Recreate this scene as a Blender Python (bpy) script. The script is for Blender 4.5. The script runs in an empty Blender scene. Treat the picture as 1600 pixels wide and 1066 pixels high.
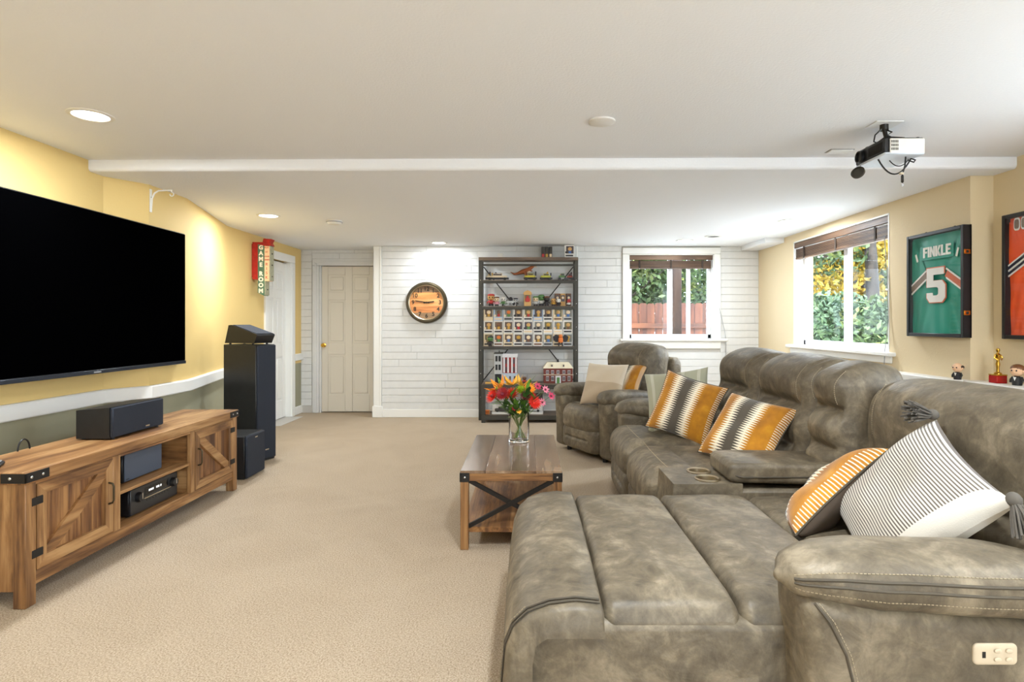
import bpy, bmesh, math, random
from mathutils import Vector, Matrix, Euler

random.seed(7)
S = bpy.context.scene
COL = S.collection
PI = math.pi

# ------------------------------------------------------------------ camera
cam_d = bpy.data.cameras.new('camera')
cam = bpy.data.objects.new('camera', cam_d)
COL.objects.link(cam)
cam.location = (0, 0, 1.25)
cam.rotation_euler = (PI / 2, 0, 0)
cam_d.sensor_width = 36.0
cam_d.lens = 36.0 * 900 / 1600
cam_d.shift_x = -25 / 1600
cam_d.shift_y = -28 / 1600
cam_d.clip_start = 0.05
S.camera = cam

# ------------------------------------------------------------------ sky, sun, exposure
world = bpy.data.worlds.new('sky')
S.world = world
world.use_nodes = True
bg = world.node_tree.nodes['Background']
bg.inputs['Color'].default_value = (0.73, 0.87, 1.0, 1)
bg.inputs['Strength'].default_value = 10.0
sun_d = bpy.data.lights.new('sun', 'SUN')
sun_d.energy = 11.0
sun_d.angle = math.radians(3)
sun_d.color = (1.0, 0.96, 0.90)
sun = bpy.data.objects.new('sun', sun_d)
COL.objects.link(sun)
sun.location = (-8, -6, 12)
sun.rotation_euler = Vector((0.62, 0.52, -0.72)).to_track_quat('-Z', 'Y').to_euler()
S.view_settings.view_transform = 'Standard'
S.view_settings.look = 'None'
S.view_settings.gamma = 1
S.view_settings.use_curve_mapping = False
S.view_settings.exposure = 0.14
CAN_POWER = 29.0
CAN_COLOR = (0.87, 0.94, 1.0)


def portal(name, loc, rot, sx, sy):
    d = bpy.data.lights.new(name, 'AREA')
    d.shape = 'RECTANGLE'
    d.size = sx
    d.size_y = sy
    d.cycles.is_portal = True
    o = bpy.data.objects.new(name, d)
    COL.objects.link(o)
    o.location = loc
    o.rotation_euler = rot


portal('daylight_portal', (1.9, 7.95, 1.6), (-PI / 2, 0, 0), 1.13, 1.13)
portal('daylight_portal', (3.34, 5.755, 1.59), (0, PI / 2, 0), 1.18, 1.75)
portal('daylight_portal', (3.50, 1.75, 1.55), (0, PI / 2, 0), 1.18, 1.9)
portal('daylight_portal', (1.5, -2.62, 1.06), (PI / 2, 0, 0), 2.0, 2.0)


# ------------------------------------------------------------------ materials
def new_mat(name):
    m = bpy.data.materials.new(name)
    m.use_nodes = True
    nt = m.node_tree
    b = nt.nodes['Principled BSDF']
    return m, nt, b


def lin(r, g, b):
    f = lambda c: (c / 255 / 12.92) if c / 255 <= 0.04045 else ((c / 255 + 0.055) / 1.055) ** 2.4
    return (f(r), f(g), f(b), 1)


def N(nt, t, **kw):
    n = nt.nodes.new(t)
    for k, v in kw.items():
        if k.startswith('i_'):
            key = k[2:]
            n.inputs[int(key) if key.isdigit() else key].default_value = v
        else:
            setattr(n, k, v)
    return n


def ramp(nt, fac, stops, interp='LINEAR'):
    r = nt.nodes.new('ShaderNodeValToRGB')
    r.color_ramp.interpolation = interp
    el = r.color_ramp.elements
    while len(el) < len(stops):
        el.new(0.5)
    for e, (p, c) in zip(el, stops):
        e.position = p
        e.color = c
    nt.links.new(fac, r.inputs['Fac'])
    return r.outputs['Color']


def math_n(nt, op, a, b=None, c=None):
    n = nt.nodes.new('ShaderNodeMath')
    n.operation = op
    for i, v in enumerate((a, b, c)):
        if v is None:
            continue
        if isinstance(v, (int, float)):
            n.inputs[i].default_value = v
        else:
            nt.links.new(v, n.inputs[i])
    return n.outputs[0]


def mixc(nt, fac, a, b):
    n = nt.nodes.new('ShaderNodeMix')
    n.data_type = 'RGBA'
    for sock, v in ((n.inputs[0], fac), (n.inputs[6], a), (n.inputs[7], b)):
        if isinstance(v, (int, float, tuple)):
            sock.default_value = v
        else:
            nt.links.new(v, sock)
    return n.outputs[2]


def bump(nt, b, height, strength=0.2, dist=0.002):
    n = nt.nodes.new('ShaderNodeBump')
    n.inputs['Strength'].default_value = strength
    n.inputs['Distance'].default_value = dist
    nt.links.new(height, n.inputs['Height'])
    nt.links.new(n.outputs[0], b.inputs['Normal'])


def mat(name, col, rough=0.6, metal=0.0, vary=0.0, vscale=6.0, bscale=0, bstr=0.15, bdist=0.002,
        emit=None, estr=0.0, spec=None, coord='Object'):
    m, nt, b = new_mat(name)
    if len(col) == 3:
        col = (*col, 1)
    b.inputs['Base Color'].default_value = col
    b.inputs['Roughness'].default_value = rough
    b.inputs['Metallic'].default_value = metal
    if spec is not None:
        b.inputs['Specular IOR Level'].default_value = spec
    tc = None
    if vary or bscale:
        tc = N(nt, 'ShaderNodeTexCoord')
    if vary:
        nz = N(nt, 'ShaderNodeTexNoise', i_Scale=vscale, i_Detail=4.0)
        nt.links.new(tc.outputs[coord], nz.inputs['Vector'])
        lo = tuple(c * (1 - vary) for c in col[:3]) + (1,)
        hi = tuple(min(1, c * (1 + vary)) for c in col[:3]) + (1,)
        nt.links.new(ramp(nt, nz.outputs['Fac'], [(0.3, lo), (0.7, hi)]), b.inputs['Base Color'])
    if bscale:
        nb = N(nt, 'ShaderNodeTexNoise', i_Scale=bscale, i_Detail=2.0)
        nt.links.new(tc.outputs[coord], nb.inputs['Vector'])
        bump(nt, b, nb.outputs['Fac'], bstr, bdist)
    if emit:
        b.inputs['Emission Color'].default_value = (*emit[:3], 1)
        b.inputs['Emission Strength'].default_value = estr
    return m


def wood(name, dark, mid, light, axis=0, scale=1.0, rough=0.5):
    """grain runs along the given object axis"""
    m, nt, b = new_mat(name)
    tc = N(nt, 'ShaderNodeTexCoord')
    oi = N(nt, 'ShaderNodeObjectInfo')
    vadd = N(nt, 'ShaderNodeVectorMath', operation='MULTIPLY_ADD')
    comb = N(nt, 'ShaderNodeCombineXYZ')
    for i in range(3):
        nt.links.new(oi.outputs['Random'], comb.inputs[i])
    vadd.inputs[1].default_value = (9, 9, 9)
    nt.links.new(comb.outputs[0], vadd.inputs[0])
    nt.links.new(tc.outputs['Object'], vadd.inputs[2])
    mp = N(nt, 'ShaderNodeMapping')
    sc = [11.0 * scale] * 3
    sc[axis] = 1.3 * scale
    mp.inputs['Scale'].default_value = sc
    nt.links.new(vadd.outputs[0], mp.inputs['Vector'])
    n1 = N(nt, 'ShaderNodeTexNoise', i_Scale=1.0, i_Detail=5.0, i_Roughness=0.6, i_Distortion=0.6)
    nt.links.new(mp.outputs[0], n1.inputs['Vector'])
    mp2 = N(nt, 'ShaderNodeMapping')
    sc2 = [85.0 * scale] * 3
    sc2[axis] = 3.0 * scale
    mp2.inputs['Scale'].default_value = sc2
    nt.links.new(vadd.outputs[0], mp2.inputs['Vector'])
    n2 = N(nt, 'ShaderNodeTexNoise', i_Scale=1.0, i_Detail=3.0)
    nt.links.new(mp2.outputs[0], n2.inputs['Vector'])
    f = math_n(nt, 'ADD', math_n(nt, 'MULTIPLY', n1.outputs['Fac'], 0.75), math_n(nt, 'MULTIPLY', n2.outputs['Fac'], 0.25))
    c = ramp(nt, f, [(0.38, dark), (0.5, mid), (0.62, light)])
    nt.links.new(c, b.inputs['Base Color'])
    b.inputs['Roughness'].default_value = rough
    bump(nt, b, n2.outputs['Fac'], 0.12, 0.001)
    return m


def glass(name, gloss=0.06, tint=(1, 1, 1, 1), ior=None):
    m = bpy.data.materials.new(name)
    m.use_nodes = True
    nt = m.node_tree
    nt.nodes.remove(nt.nodes['Principled BSDF'])
    out = nt.nodes['Material Output']
    t = N(nt, 'ShaderNodeBsdfTransparent')
    t.inputs['Color'].default_value = tint
    g = N(nt, 'ShaderNodeBsdfGlossy')
    g.inputs['Roughness'].default_value = 0.03
    mx = N(nt, 'ShaderNodeMixShader')
    mx.inputs[0].default_value = gloss
    if ior:
        fr = N(nt, 'ShaderNodeFresnel')
        fr.inputs['IOR'].default_value = ior
        nt.links.new(fr.outputs[0], mx.inputs[0])
    nt.links.new(t.outputs[0], mx.inputs[1])
    nt.links.new(g.outputs[0], mx.inputs[2])
    nt.links.new(mx.outputs[0], out.inputs['Surface'])
    return m


def leather_mat():
    m, nt, b = new_mat('suede_leather')
    tc = N(nt, 'ShaderNodeTexCoord')
    n1 = N(nt, 'ShaderNodeTexNoise', i_Scale=4.5, i_Detail=7.0, i_Roughness=0.68, i_Distortion=0.9)
    nt.links.new(tc.outputs['Object'], n1.inputs['Vector'])
    n2 = N(nt, 'ShaderNodeTexNoise', i_Scale=16.0, i_Detail=5.0, i_Roughness=0.7, i_Distortion=0.5)
    nt.links.new(tc.outputs['Object'], n2.inputs['Vector'])
    f = math_n(nt, 'ADD', math_n(nt, 'MULTIPLY', n1.outputs['Fac'], 0.6), math_n(nt, 'MULTIPLY', n2.outputs['Fac'], 0.4))
    c = ramp(nt, f, [(0.36, lin(76, 67, 53)), (0.5, lin(105, 94, 76)), (0.64, lin(144, 131, 109))])
    nt.links.new(c, b.inputs['Base Color'])
    b.inputs['Roughness'].default_value = 0.52
    b.inputs['Specular IOR Level'].default_value = 0.45
    n3 = N(nt, 'ShaderNodeTexNoise', i_Scale=180.0, i_Detail=3.0)
    nt.links.new(tc.outputs['Object'], n3.inputs['Vector'])
    n4 = N(nt, 'ShaderNodeTexNoise', i_Scale=9.0, i_Detail=3.0, i_Distortion=1.2)
    nt.links.new(tc.outputs['Object'], n4.inputs['Vector'])
    h = math_n(nt, 'ADD', math_n(nt, 'MULTIPLY', n3.outputs['Fac'], 0.06), n4.outputs['Fac'])
    bump(nt, b, h, 0.5, 0.012)
    return m


def carpet_mat():
    m, nt, b = new_mat('beige_carpet')
    tc = N(nt, 'ShaderNodeTexCoord')
    n1 = N(nt, 'ShaderNodeTexNoise', i_Scale=150.0, i_Detail=3.0, i_Roughness=0.7)
    n2 = N(nt, 'ShaderNodeTexNoise', i_Scale=2.2, i_Detail=4.0, i_Roughness=0.6, i_Distortion=0.8)
    for n in (n1, n2):
        nt.links.new(tc.outputs['Object'], n.inputs['Vector'])
    f = math_n(nt, 'ADD', math_n(nt, 'MULTIPLY', n1.outputs['Fac'], 0.9), math_n(nt, 'MULTIPLY', n2.outputs['Fac'], 0.1))
    c = ramp(nt, f, [(0.33, lin(140, 120, 98)), (0.5, lin(187, 168, 144)), (0.68, lin(214, 198, 176))])
    nt.links.new(c, b.inputs['Base Color'])
    b.inputs['Roughness'].default_value = 0.95
    b.inputs['Specular IOR Level'].default_value = 0.1
    bump(nt, b, n1.outputs['Fac'], 0.8, 0.008)
    return m


def leaf_mat(name, c1, c2, c3):
    m, nt, b = new_mat(name)
    tc = N(nt, 'ShaderNodeTexCoord')
    n1 = N(nt, 'ShaderNodeTexNoise', i_Scale=1.1, i_Detail=6.0, i_Roughness=0.75)
    nt.links.new(tc.outputs['Object'], n1.inputs['Vector'])
    c = ramp(nt, n1.outputs['Fac'], [(0.36, c1), (0.5, c2), (0.62, c3)])
    nt.links.new(c, b.inputs['Base Color'])
    b.inputs['Roughness'].default_value = 0.6
    return m


def pillow_mat(name, kind):
    """woven patterns drawn over the pillow's own UV square"""
    m, nt, b = new_mat(name)
    uv = N(nt, 'ShaderNodeUVMap')
    sp = N(nt, 'ShaderNodeSeparateXYZ')
    nt.links.new(uv.outputs[0], sp.inputs[0])
    u, v = sp.outputs[0], sp.outputs[1]
    b.inputs['Roughness'].default_value = 0.85
    b.inputs['Sheen Weight'].default_value = 0.3
    nz = N(nt, 'ShaderNodeTexNoise', i_Scale=240.0, i_Detail=2.0)
    tc = N(nt, 'ShaderNodeTexCoord')
    nt.links.new(tc.outputs['Object'], nz.inputs['Vector'])
    bump(nt, b, nz.outputs['Fac'], 0.3, 0.003)
    if kind == 'band':
        yel, brn, wht = lin(188, 124, 8), lin(80, 72, 60), lin(236, 224, 198)
        nv = N(nt, 'ShaderNodeTexNoise', i_Scale=14.0, i_Detail=3.0)
        nt.links.new(tc.outputs['Object'], nv.inputs['Vector'])
        yelc = ramp(nt, nv.outputs['Fac'], [(0.3, lin(156, 98, 4)), (0.6, yel), (0.8, lin(206, 148, 24))])
        a = math_n(nt, 'ABSOLUTE', math_n(nt, 'SUBTRACT', u, 0.44))
        tri = math_n(nt, 'PINGPONG', math_n(nt, 'MULTIPLY', v, 54.0), 1.0)
        tooth = math_n(nt, 'MULTIPLY', tri, 0.12)
        f1 = math_n(nt, 'GREATER_THAN', a, math_n(nt, 'ADD', tooth, 0.055))
        tooth2 = math_n(nt, 'MULTIPLY', tri, 0.11)
        f2 = math_n(nt, 'GREATER_THAN', a, math_n(nt, 'ADD', math_n(nt, 'MULTIPLY', tooth2, -1.0), 0.275))
        c = mixc(nt, f2, mixc(nt, f1, brn, wht), yelc)
        # blanket stitch along the rim
        e1 = math_n(nt, 'ABSOLUTE', math_n(nt, 'SUBTRACT', u, 0.5))
        rim = math_n(nt, 'GREATER_THAN', e1, 0.435)
        tick = math_n(nt, 'LESS_THAN', math_n(nt, 'FRACT', math_n(nt, 'MULTIPLY', v, 30.0)), 0.32)
        c = mixc(nt, math_n(nt, 'MULTIPLY', rim, tick), c, wht)
        nt.links.new(c, b.inputs['Base Color'])
    elif kind == 'ticking':
        wht, gry = lin(208, 201, 188), lin(92, 82, 73)
        fr = math_n(nt, 'FRACT', math_n(nt, 'MULTIPLY', u, 46.0))
        st = math_n(nt, 'GREATER_THAN', fr, 0.52)
        inside = math_n(nt, 'MULTIPLY', math_n(nt, 'GREATER_THAN', v, 0.12), math_n(nt, 'LESS_THAN', v, 0.985))
        c = mixc(nt, math_n(nt, 'MULTIPLY', st, inside), wht, gry)
        nt.links.new(c, b.inputs['Base Color'])
    elif kind == 'sage':
        fr = math_n(nt, 'PINGPONG', math_n(nt, 'MULTIPLY', u, 8.0), 1.0)
        c = mixc(nt, math_n(nt, 'GREATER_THAN', fr, 0.8), lin(168, 166, 142), lin(190, 188, 168))
        nt.links.new(c, b.inputs['Base Color'])
    elif kind == 'beige':
        c = mixc(nt, math_n(nt, 'GREATER_THAN', v, 0.5), lin(184, 164, 138), lin(206, 190, 166))
        nt.links.new(c, b.inputs['Base Color'])
    return m


MT = {}
MT['ceil'] = mat('ceiling_white', lin(240, 241, 244), 0.9, bscale=90, bstr=0.35, bdist=0.004)
MT['yellow'] = mat('lamplit_wall_paint', lin(227, 196, 128), 0.75, bscale=70, bstr=0.25, bdist=0.003)  # same wall paint as the right side, with lamplight warmth in the colour
MT['tan'] = mat('window_lit_wall_paint', lin(226, 206, 168), 0.75, bscale=70, bstr=0.25, bdist=0.003)  # same wall paint as the left side, cool window light in the colour
MT['olive'] = mat('olive_paint', lin(158, 154, 128), 0.75, bscale=70, bstr=0.25, bdist=0.003)
MT['trim'] = mat('trim_white', lin(240, 238, 232), 0.45)
MT['plank'] = mat('plank_white', lin(222, 221, 218), 0.6, vary=0.03, vscale=9)
MT['gap'] = mat('wall_backing', lin(198, 193, 185), 0.8)
MT['door'] = mat('door_paint', lin(222, 213, 196), 0.5)
MT['carpet'] = carpet_mat()
MT['leather'] = leather_mat()
MT['stitch'] = mat('stitch_thread', lin(164, 150, 124), 0.8)
MT['seam'] = mat('seam_piping', lin(74, 66, 53), 0.7)
MT['woodX'] = wood('oak_x', lin(96, 62, 34), lin(148, 104, 60), lin(182, 140, 92), 0)
MT['woodY'] = wood('oak_y', lin(96, 62, 34), lin(148, 104, 60), lin(182, 140, 92), 1)
MT['woodP'] = wood('oak_panel', lin(78, 46, 24), lin(122, 80, 44), lin(170, 124, 76), 2, 1.0)
MT['woodZ'] = wood('oak_z', lin(92, 60, 34), lin(144, 102, 60), lin(180, 138, 90), 2)
MT['greyY'] = wood('weathered_y', lin(86, 64, 46), lin(124, 97, 74), lin(158, 131, 104), 1, 0.8, 0.24)
_gb = MT['greyY'].node_tree.nodes['Principled BSDF']
_gb.inputs['Coat Weight'].default_value = 0.7
_gb.inputs['Coat Roughness'].default_value = 0.18
MT['shelfwood'] = wood('shelf_wood', lin(78, 62, 50), lin(104, 86, 70), lin(128, 108, 90), 0)
MT['black'] = mat('black_plastic', lin(20, 20, 22), 0.4)
MT['blackwood'] = mat('black_woodgrain', lin(27, 28, 30), 0.42, vary=0.15, vscale=30)
MT['grille'] = mat('grille_cloth', lin(34, 39, 50), 0.85, bscale=400, bstr=0.3, bdist=0.001)
MT['screen'] = mat('tv_screen', (0.0004, 0.0004, 0.0005), 0.3, spec=0.0)
MT['gunmetal'] = mat('gunmetal', lin(70, 67, 60), 0.55, 0.3)
MT['iron'] = mat('black_iron', lin(44, 40, 37), 0.55, 0.5)
MT['brass'] = mat('brass', lin(214, 168, 70), 0.25, 1.0)
MT['chrome'] = mat('chrome', lin(220, 220, 220), 0.15, 1.0)
MT['steel'] = mat('brushed_steel', lin(216, 204, 180), 0.3, 1.0)
MT['bronze'] = mat('bronze_rim', lin(86, 76, 58), 0.35, 0.8)
MT['pane'] = glass('window_glass', 0.012)
MT['vase'] = mat('vase_glass', (1, 1, 1), 0.0)
_vb = MT['vase'].node_tree.nodes['Principled BSDF']
_vb.inputs['Transmission Weight'].default_value = 1.0
_vb.inputs['IOR'].default_value = 1.45
MT['framepane'] = glass('frame_glass', 0.03)
MT['water'] = glass('water', 0.02, (0.96, 0.985, 0.96, 1))
MT['vinyl'] = mat('vinyl_white', lin(240, 241, 243), 0.4)
MT['blind'] = wood('blind_wood', lin(66, 46, 32), lin(94, 68, 48), lin(122, 92, 66), 0)
MT['blindY'] = wood('blind_wood_y', lin(66, 50, 40), lin(94, 74, 60), lin(122, 100, 84), 1)
MT['cream'] = mat('cream_plastic', lin(206, 190, 164), 0.4)
MT['white'] = mat('white_plastic', lin(232, 230, 226), 0.45)
MT['grey'] = mat('grey_plastic', lin(150, 150, 150), 0.5)


# ------------------------------------------------------------------ mesh builder
class MB:
    def __init__(s):
        s.v = []
        s.f = []

    def add(s, vs, fs, mx=None):
        o = len(s.v)
        for p in vs:
            p = Vector(p)
            s.v.append(tuple(mx @ p) if mx else tuple(p))
        s.f += [tuple(i + o for i in f) for f in fs]
        return s

    def box(s, x0, x1, y0, y1, z0, z1, b=0.0, mx=None):
        if b <= 0:
            vs = [(x, y, z) for x in (x0, x1) for y in (y0, y1) for z in (z0, z1)]
            fs = [(0, 1, 3, 2), (4, 6, 7, 5), (0, 4, 5, 1), (2, 3, 7, 6), (0, 2, 6, 4), (1, 5, 7, 3)]
            return s.add(vs, fs, mx)
        b = min(b, (x1 - x0) * .45, (y1 - y0) * .45, (z1 - z0) * .45)
        vs, idx = [], {}
        X, Y, Z = (x0, x1), (y0, y1), (z0, z1)
        for i in (0, 1):
            for j in (0, 1):
                for k in (0, 1):
                    x, y, z = X[i], Y[j], Z[k]
                    dx, dy, dz = (b if i == 0 else -b), (b if j == 0 else -b), (b if k == 0 else -b)
                    idx[i, j, k, 0] = len(vs); vs.append((x, y + dy, z + dz))
                    idx[i, j, k, 1] = len(vs); vs.append((x + dx, y, z + dz))
                    idx[i, j, k, 2] = len(vs); vs.append((x + dx, y + dy, z))
        fs = []
        for i in (0, 1):
            fs.append((idx[i, 0, 0, 0], idx[i, 0, 1, 0], idx[i, 1, 1, 0], idx[i, 1, 0, 0]))
            fs.append((idx[0, i, 0, 1], idx[0, i, 1, 1], idx[1, i, 1, 1], idx[1, i, 0, 1]))
            fs.append((idx[0, 0, i, 2], idx[0, 1, i, 2], idx[1, 1, i, 2], idx[1, 0, i, 2]))
            for j in (0, 1):
                fs.append((idx[0, i, j, 1], idx[1, i, j, 1], idx[1, i, j, 2], idx[0, i, j, 2]))
                fs.append((idx[i, 0, j, 0], idx[i, 1, j, 0], idx[i, 1, j, 2], idx[i, 0, j, 2]))
                fs.append((idx[i, j, 0, 0], idx[i, j, 1, 0], idx[i, j, 1, 1], idx[i, j, 0, 1]))
                for k in (0, 1):
                    fs.append((idx[i, j, k, 0], idx[i, j, k, 1], idx[i, j, k, 2]))
        return s.add(vs, fs, mx)

    def prism(s, poly, h0, h1, axis='z', mx=None):
        """poly: 2-D outline, extruded along axis from h0 to h1"""
        n = len(poly)
        def P(a, b, h):
            return {'z': (a, b, h), 'y': (a, h, b), 'x': (h, a, b)}[axis]
        vs = [P(a, b, h0) for a, b in poly] + [P(a, b, h1) for a, b in poly]
        fs = [tuple(range(n)), tuple(range(2 * n - 1, n - 1, -1))]
        fs += [(i, (i + 1) % n, n + (i + 1) % n, n + i) for i in range(n)]
        return s.add(vs, fs, mx)

    def lathe(s, prof, n=24, mx=None, cap=True):
        vs, fs = [], []
        for r, z in prof:
            for i in range(n):
                a = 2 * PI * i / n
                vs.append((r * math.cos(a), r * math.sin(a), z))
        m = len(prof)
        for j in range(m - 1):
            for i in range(n):
                k = (i + 1) % n
                fs.append((j * n + i, j * n + k, (j + 1) * n + k, (j + 1) * n + i))
        if cap:
            fs.append(tuple(range(n)))
            fs.append(tuple((m - 1) * n + i for i in range(n)))
        return s.add(vs, fs, mx)

    def cyl(s, p0, p1, r, n=12, r1=None):
        p0, p1 = Vector(p0), Vector(p1)
        d = p1 - p0
        mx = Matrix.Translation(p0) @ d.to_track_quat('Z', 'Y').to_matrix().to_4x4()
        return s.lathe([(r, 0), (r if r1 is None else r1, d.length)], n, mx)

    def tube(s, pts, r, n=8, closed=False):
        pts = [Vector(p) for p in pts]
        m = len(pts)
        vs, fs = [], []
        ref = Vector((0, 0, 1))
        prev = None
        for i, p in enumerate(pts):
            if closed:
                t = (pts[(i + 1) % m] - pts[i - 1])
            else:
                t = pts[min(i + 1, m - 1)] - pts[max(i - 1, 0)]
            t.normalize()
            if prev is None:
                a = ref if abs(t.dot(ref)) < 0.9 else Vector((1, 0, 0))
                u = t.cross(a).normalized()
            else:
                u = (prev - t * prev.dot(t)).normalized()
            prev = u
            w = t.cross(u)
            rr = r[i] if isinstance(r, (list, tuple)) else r
            for k in range(n):
                an = 2 * PI * k / n
                vs.append(tuple(p + u * (math.cos(an) * rr) + w * (math.sin(an) * rr)))
        for i in range(m if closed else m - 1):
            j = (i + 1) % m
            for k in range(n):
                l = (k + 1) % n
                fs.append((i * n + k, i * n + l, j * n + l, j * n + k))
        if not closed:
            fs.append(tuple(range(n)))
            fs.append(tuple((m - 1) * n + k for k in range(n)))
        return s.add(vs, fs)

    def bar(s, p0, p1, w, d, up=(0, 0, 1), b=0.0):
        """rectangular bar from p0 to p1; w across, d along the up-ish normal"""
        p0, p1 = Vector(p0), Vector(p1)
        z = (p1 - p0)
        L = z.length
        z.normalize()
        y = Vector(up)
        y = (y - z * y.dot(z)).normalized()
        x = y.cross(z)
        mx = Matrix((x, y, z)).transposed().to_4x4()
        mx.translation = p0
        return s.box(-w / 2, w / 2, -d / 2, d / 2, 0, L, b, mx)

    def puff(s, size, r, n=(6, 6, 6), k=3, deform=None, mx=None):
        """soft rounded box centred on the origin"""
        h = [a / 2 for a in size]
        if isinstance(r, (int, float)):
            r = (r, r, r)
        r = [min(r[i], h[i] * 0.999) for i in range(3)]
        co = []
        for i in range(3):
            e = [r[i] * (1 - math.tan(PI / 4 * (1 - j / k))) for j in range(k)]
            inner = h[i] - r[i]
            mid = [-inner + 2 * inner * j / n[i] for j in range(n[i] + 1)]
            lo = [-h[i] + a for a in e]
            co.append(lo + mid + [-a for a in reversed(lo)])
        idx, vs, fs = {}, [], []
        def vert(p):
            key = tuple(round(c, 6) for c in p)
            if key in idx:
                return idx[key]
            q = [max(-(h[i] - r[i]), min(h[i] - r[i], p[i])) for i in range(3)]
            d = [(p[i] - q[i]) / r[i] for i in range(3)]
            L = math.sqrt(sum(c * c for c in d))
            if L > 1e-9:
                o = [q[i] + d[i] / L * r[i] for i in range(3)]
            else:
                o = list(p)
            if deform:
                o = deform(*o)
            idx[key] = len(vs)
            vs.append(tuple(o))
            return idx[key]
        for ax in range(3):
            a, b = [(1, 2), (2, 0), (0, 1)][ax]
            for sgn in (-1, 1):
                for i in range(len(co[a]) - 1):
                    for j in range(len(co[b]) - 1):
                        q = []
                        for (ii, jj) in ((i, j), (i + 1, j), (i + 1, j + 1), (i, j + 1)):
                            p = [0, 0, 0]
                            p[ax] = sgn * h[ax]
                            p[a] = co[a][ii]
                            p[b] = co[b][jj]
                            q.append(vert(tuple(p)))
                        if sgn < 0:
                            q.reverse()
                        fs.append(tuple(q))
        return s.add(vs, fs, mx)

    def ball(s, c, r, n=12, m=8, mx=None):
        if isinstance(r, (int, float)):
            r = (r, r, r)
        vs, fs = [], []
        for j in range(m + 1):
            t = PI * j / m
            for i in range(n):
                a = 2 * PI * i / n
                vs.append((c[0] + r[0] * math.sin(t) * math.cos(a), c[1] + r[1] * math.sin(t) * math.sin(a), c[2] + r[2] * math.cos(t)))
        for j in range(m):
            for i in range(n):
                k = (i + 1) % n
                fs.append((j * n + i, (j + 1) * n + i, (j + 1) * n + k, j * n + k))
        return s.add(vs, fs, mx)

    def loft(s, secs, mx=None):
        """secs: list of rings with equal vertex counts"""
        n = len(secs[0])
        vs = [p for r in secs for p in r]
        fs = []
        for j in range(len(secs) - 1):
            for i in range(n):
                k = (i + 1) % n
                fs.append((j * n + i, j * n + k, (j + 1) * n + k, (j + 1) * n + i))
        fs.append(tuple(range(n)))
        fs.append(tuple((len(secs) - 1) * n + i for i in range(n)))
        return s.add(vs, fs, mx)

    def mesh(s, name, smooth=True, angle=40, recalc=True):
        me = bpy.data.meshes.new(name)
        me.from_pydata(s.v, [], s.f)
        if recalc:
            bm = bmesh.new()
            bm.from_mesh(me)
            bmesh.ops.remove_doubles(bm, verts=bm.verts, dist=1e-6)
            bmesh.ops.recalc_face_normals(bm, faces=bm.faces)
            bm.to_mesh(me)
            bm.free()
        if smooth:
            for p in me.polygons:
                p.use_smooth = True
            me.set_sharp_from_angle(angle=math.radians(angle))
        me.update()
        return me

    def obj(s, name, m, parent=None, loc=(0, 0, 0), rot=(0, 0, 0), smooth=True, angle=40):
        return link(name, s.mesh(name, smooth, angle), m, parent, loc, rot)


def link(name, me, m, parent=None, loc=(0, 0, 0), rot=(0, 0, 0)):
    o = bpy.data.objects.new(name, me)
    COL.objects.link(o)
    m = MT[m] if isinstance(m, str) else m
    if me is not None:
        if len(me.materials) == 0:
            me.materials.append(m)
        elif me.materials[0] != m:
            o.material_slots[0].link = 'OBJECT'
            o.material_slots[0].material = m
    o.parent = parent
    o.location = loc
    o.rotation_euler = rot
    return o


def thing(name, label, cat, loc=(0, 0, 0), rotz=0.0, group=None, rot=None):
    o = bpy.data.objects.new(name, None)
    COL.objects.link(o)
    o.empty_display_size = 0.05
    o.location = loc
    o.rotation_euler = rot if rot else (0, 0, rotz)
    return tag(o, label, cat, group)


def tag(o, label, cat, group=None):
    o['label'] = label
    o['category'] = cat
    if group:
        o['group'] = group
    return o


def struct(o, label=None, cat=None):
    o['kind'] = 'structure'
    if label:
        o['label'] = label
    if cat:
        o['category'] = cat
    return o


def copy_tree(o, parent=None):
    c = o.copy()
    COL.objects.link(c)
    c.parent = parent
    for ch in o.children:
        copy_tree(ch, c)
    return c


def text_mesh(body, size, extrude=0.001, bold=0.0, spacing=1.0, align='CENTER'):
    cu = bpy.data.curves.new('lettering', 'FONT')
    cu.body = body
    cu.size = size
    cu.extrude = extrude
    cu.offset = bold
    cu.space_character = spacing
    cu.align_x = align
    cu.align_y = 'CENTER'
    cu.resolution_u = 3
    o = bpy.data.objects.new('lettering_tmp', cu)
    COL.objects.link(o)
    dg = bpy.context.evaluated_depsgraph_get()
    me = bpy.data.meshes.new_from_object(o.evaluated_get(dg))
    bpy.data.objects.remove(o)
    bpy.data.curves.remove(cu)
    return me


def ORD(i):
    return ['first', 'second', 'third', 'fourth', 'fifth', 'sixth', 'seventh', 'eighth', 'ninth', 'tenth'][i]

# ================================================================== THE ROOM
ZM, ZL = 2.345, 2.27          # main and lowered ceiling
Y0, YB, YR = -2.6, 7.65, 8.03  # wall behind the viewer, white plank wall, door recess
XR, XRN = 3.06, 3.22          # right wall far / near
fl = struct(MB().box(-3.4, 3.4, Y0 - .15, YR + .15, -0.12, 0).obj('floor', 'carpet', smooth=False), 'beige cut pile carpet over the whole room', 'floor')

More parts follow.
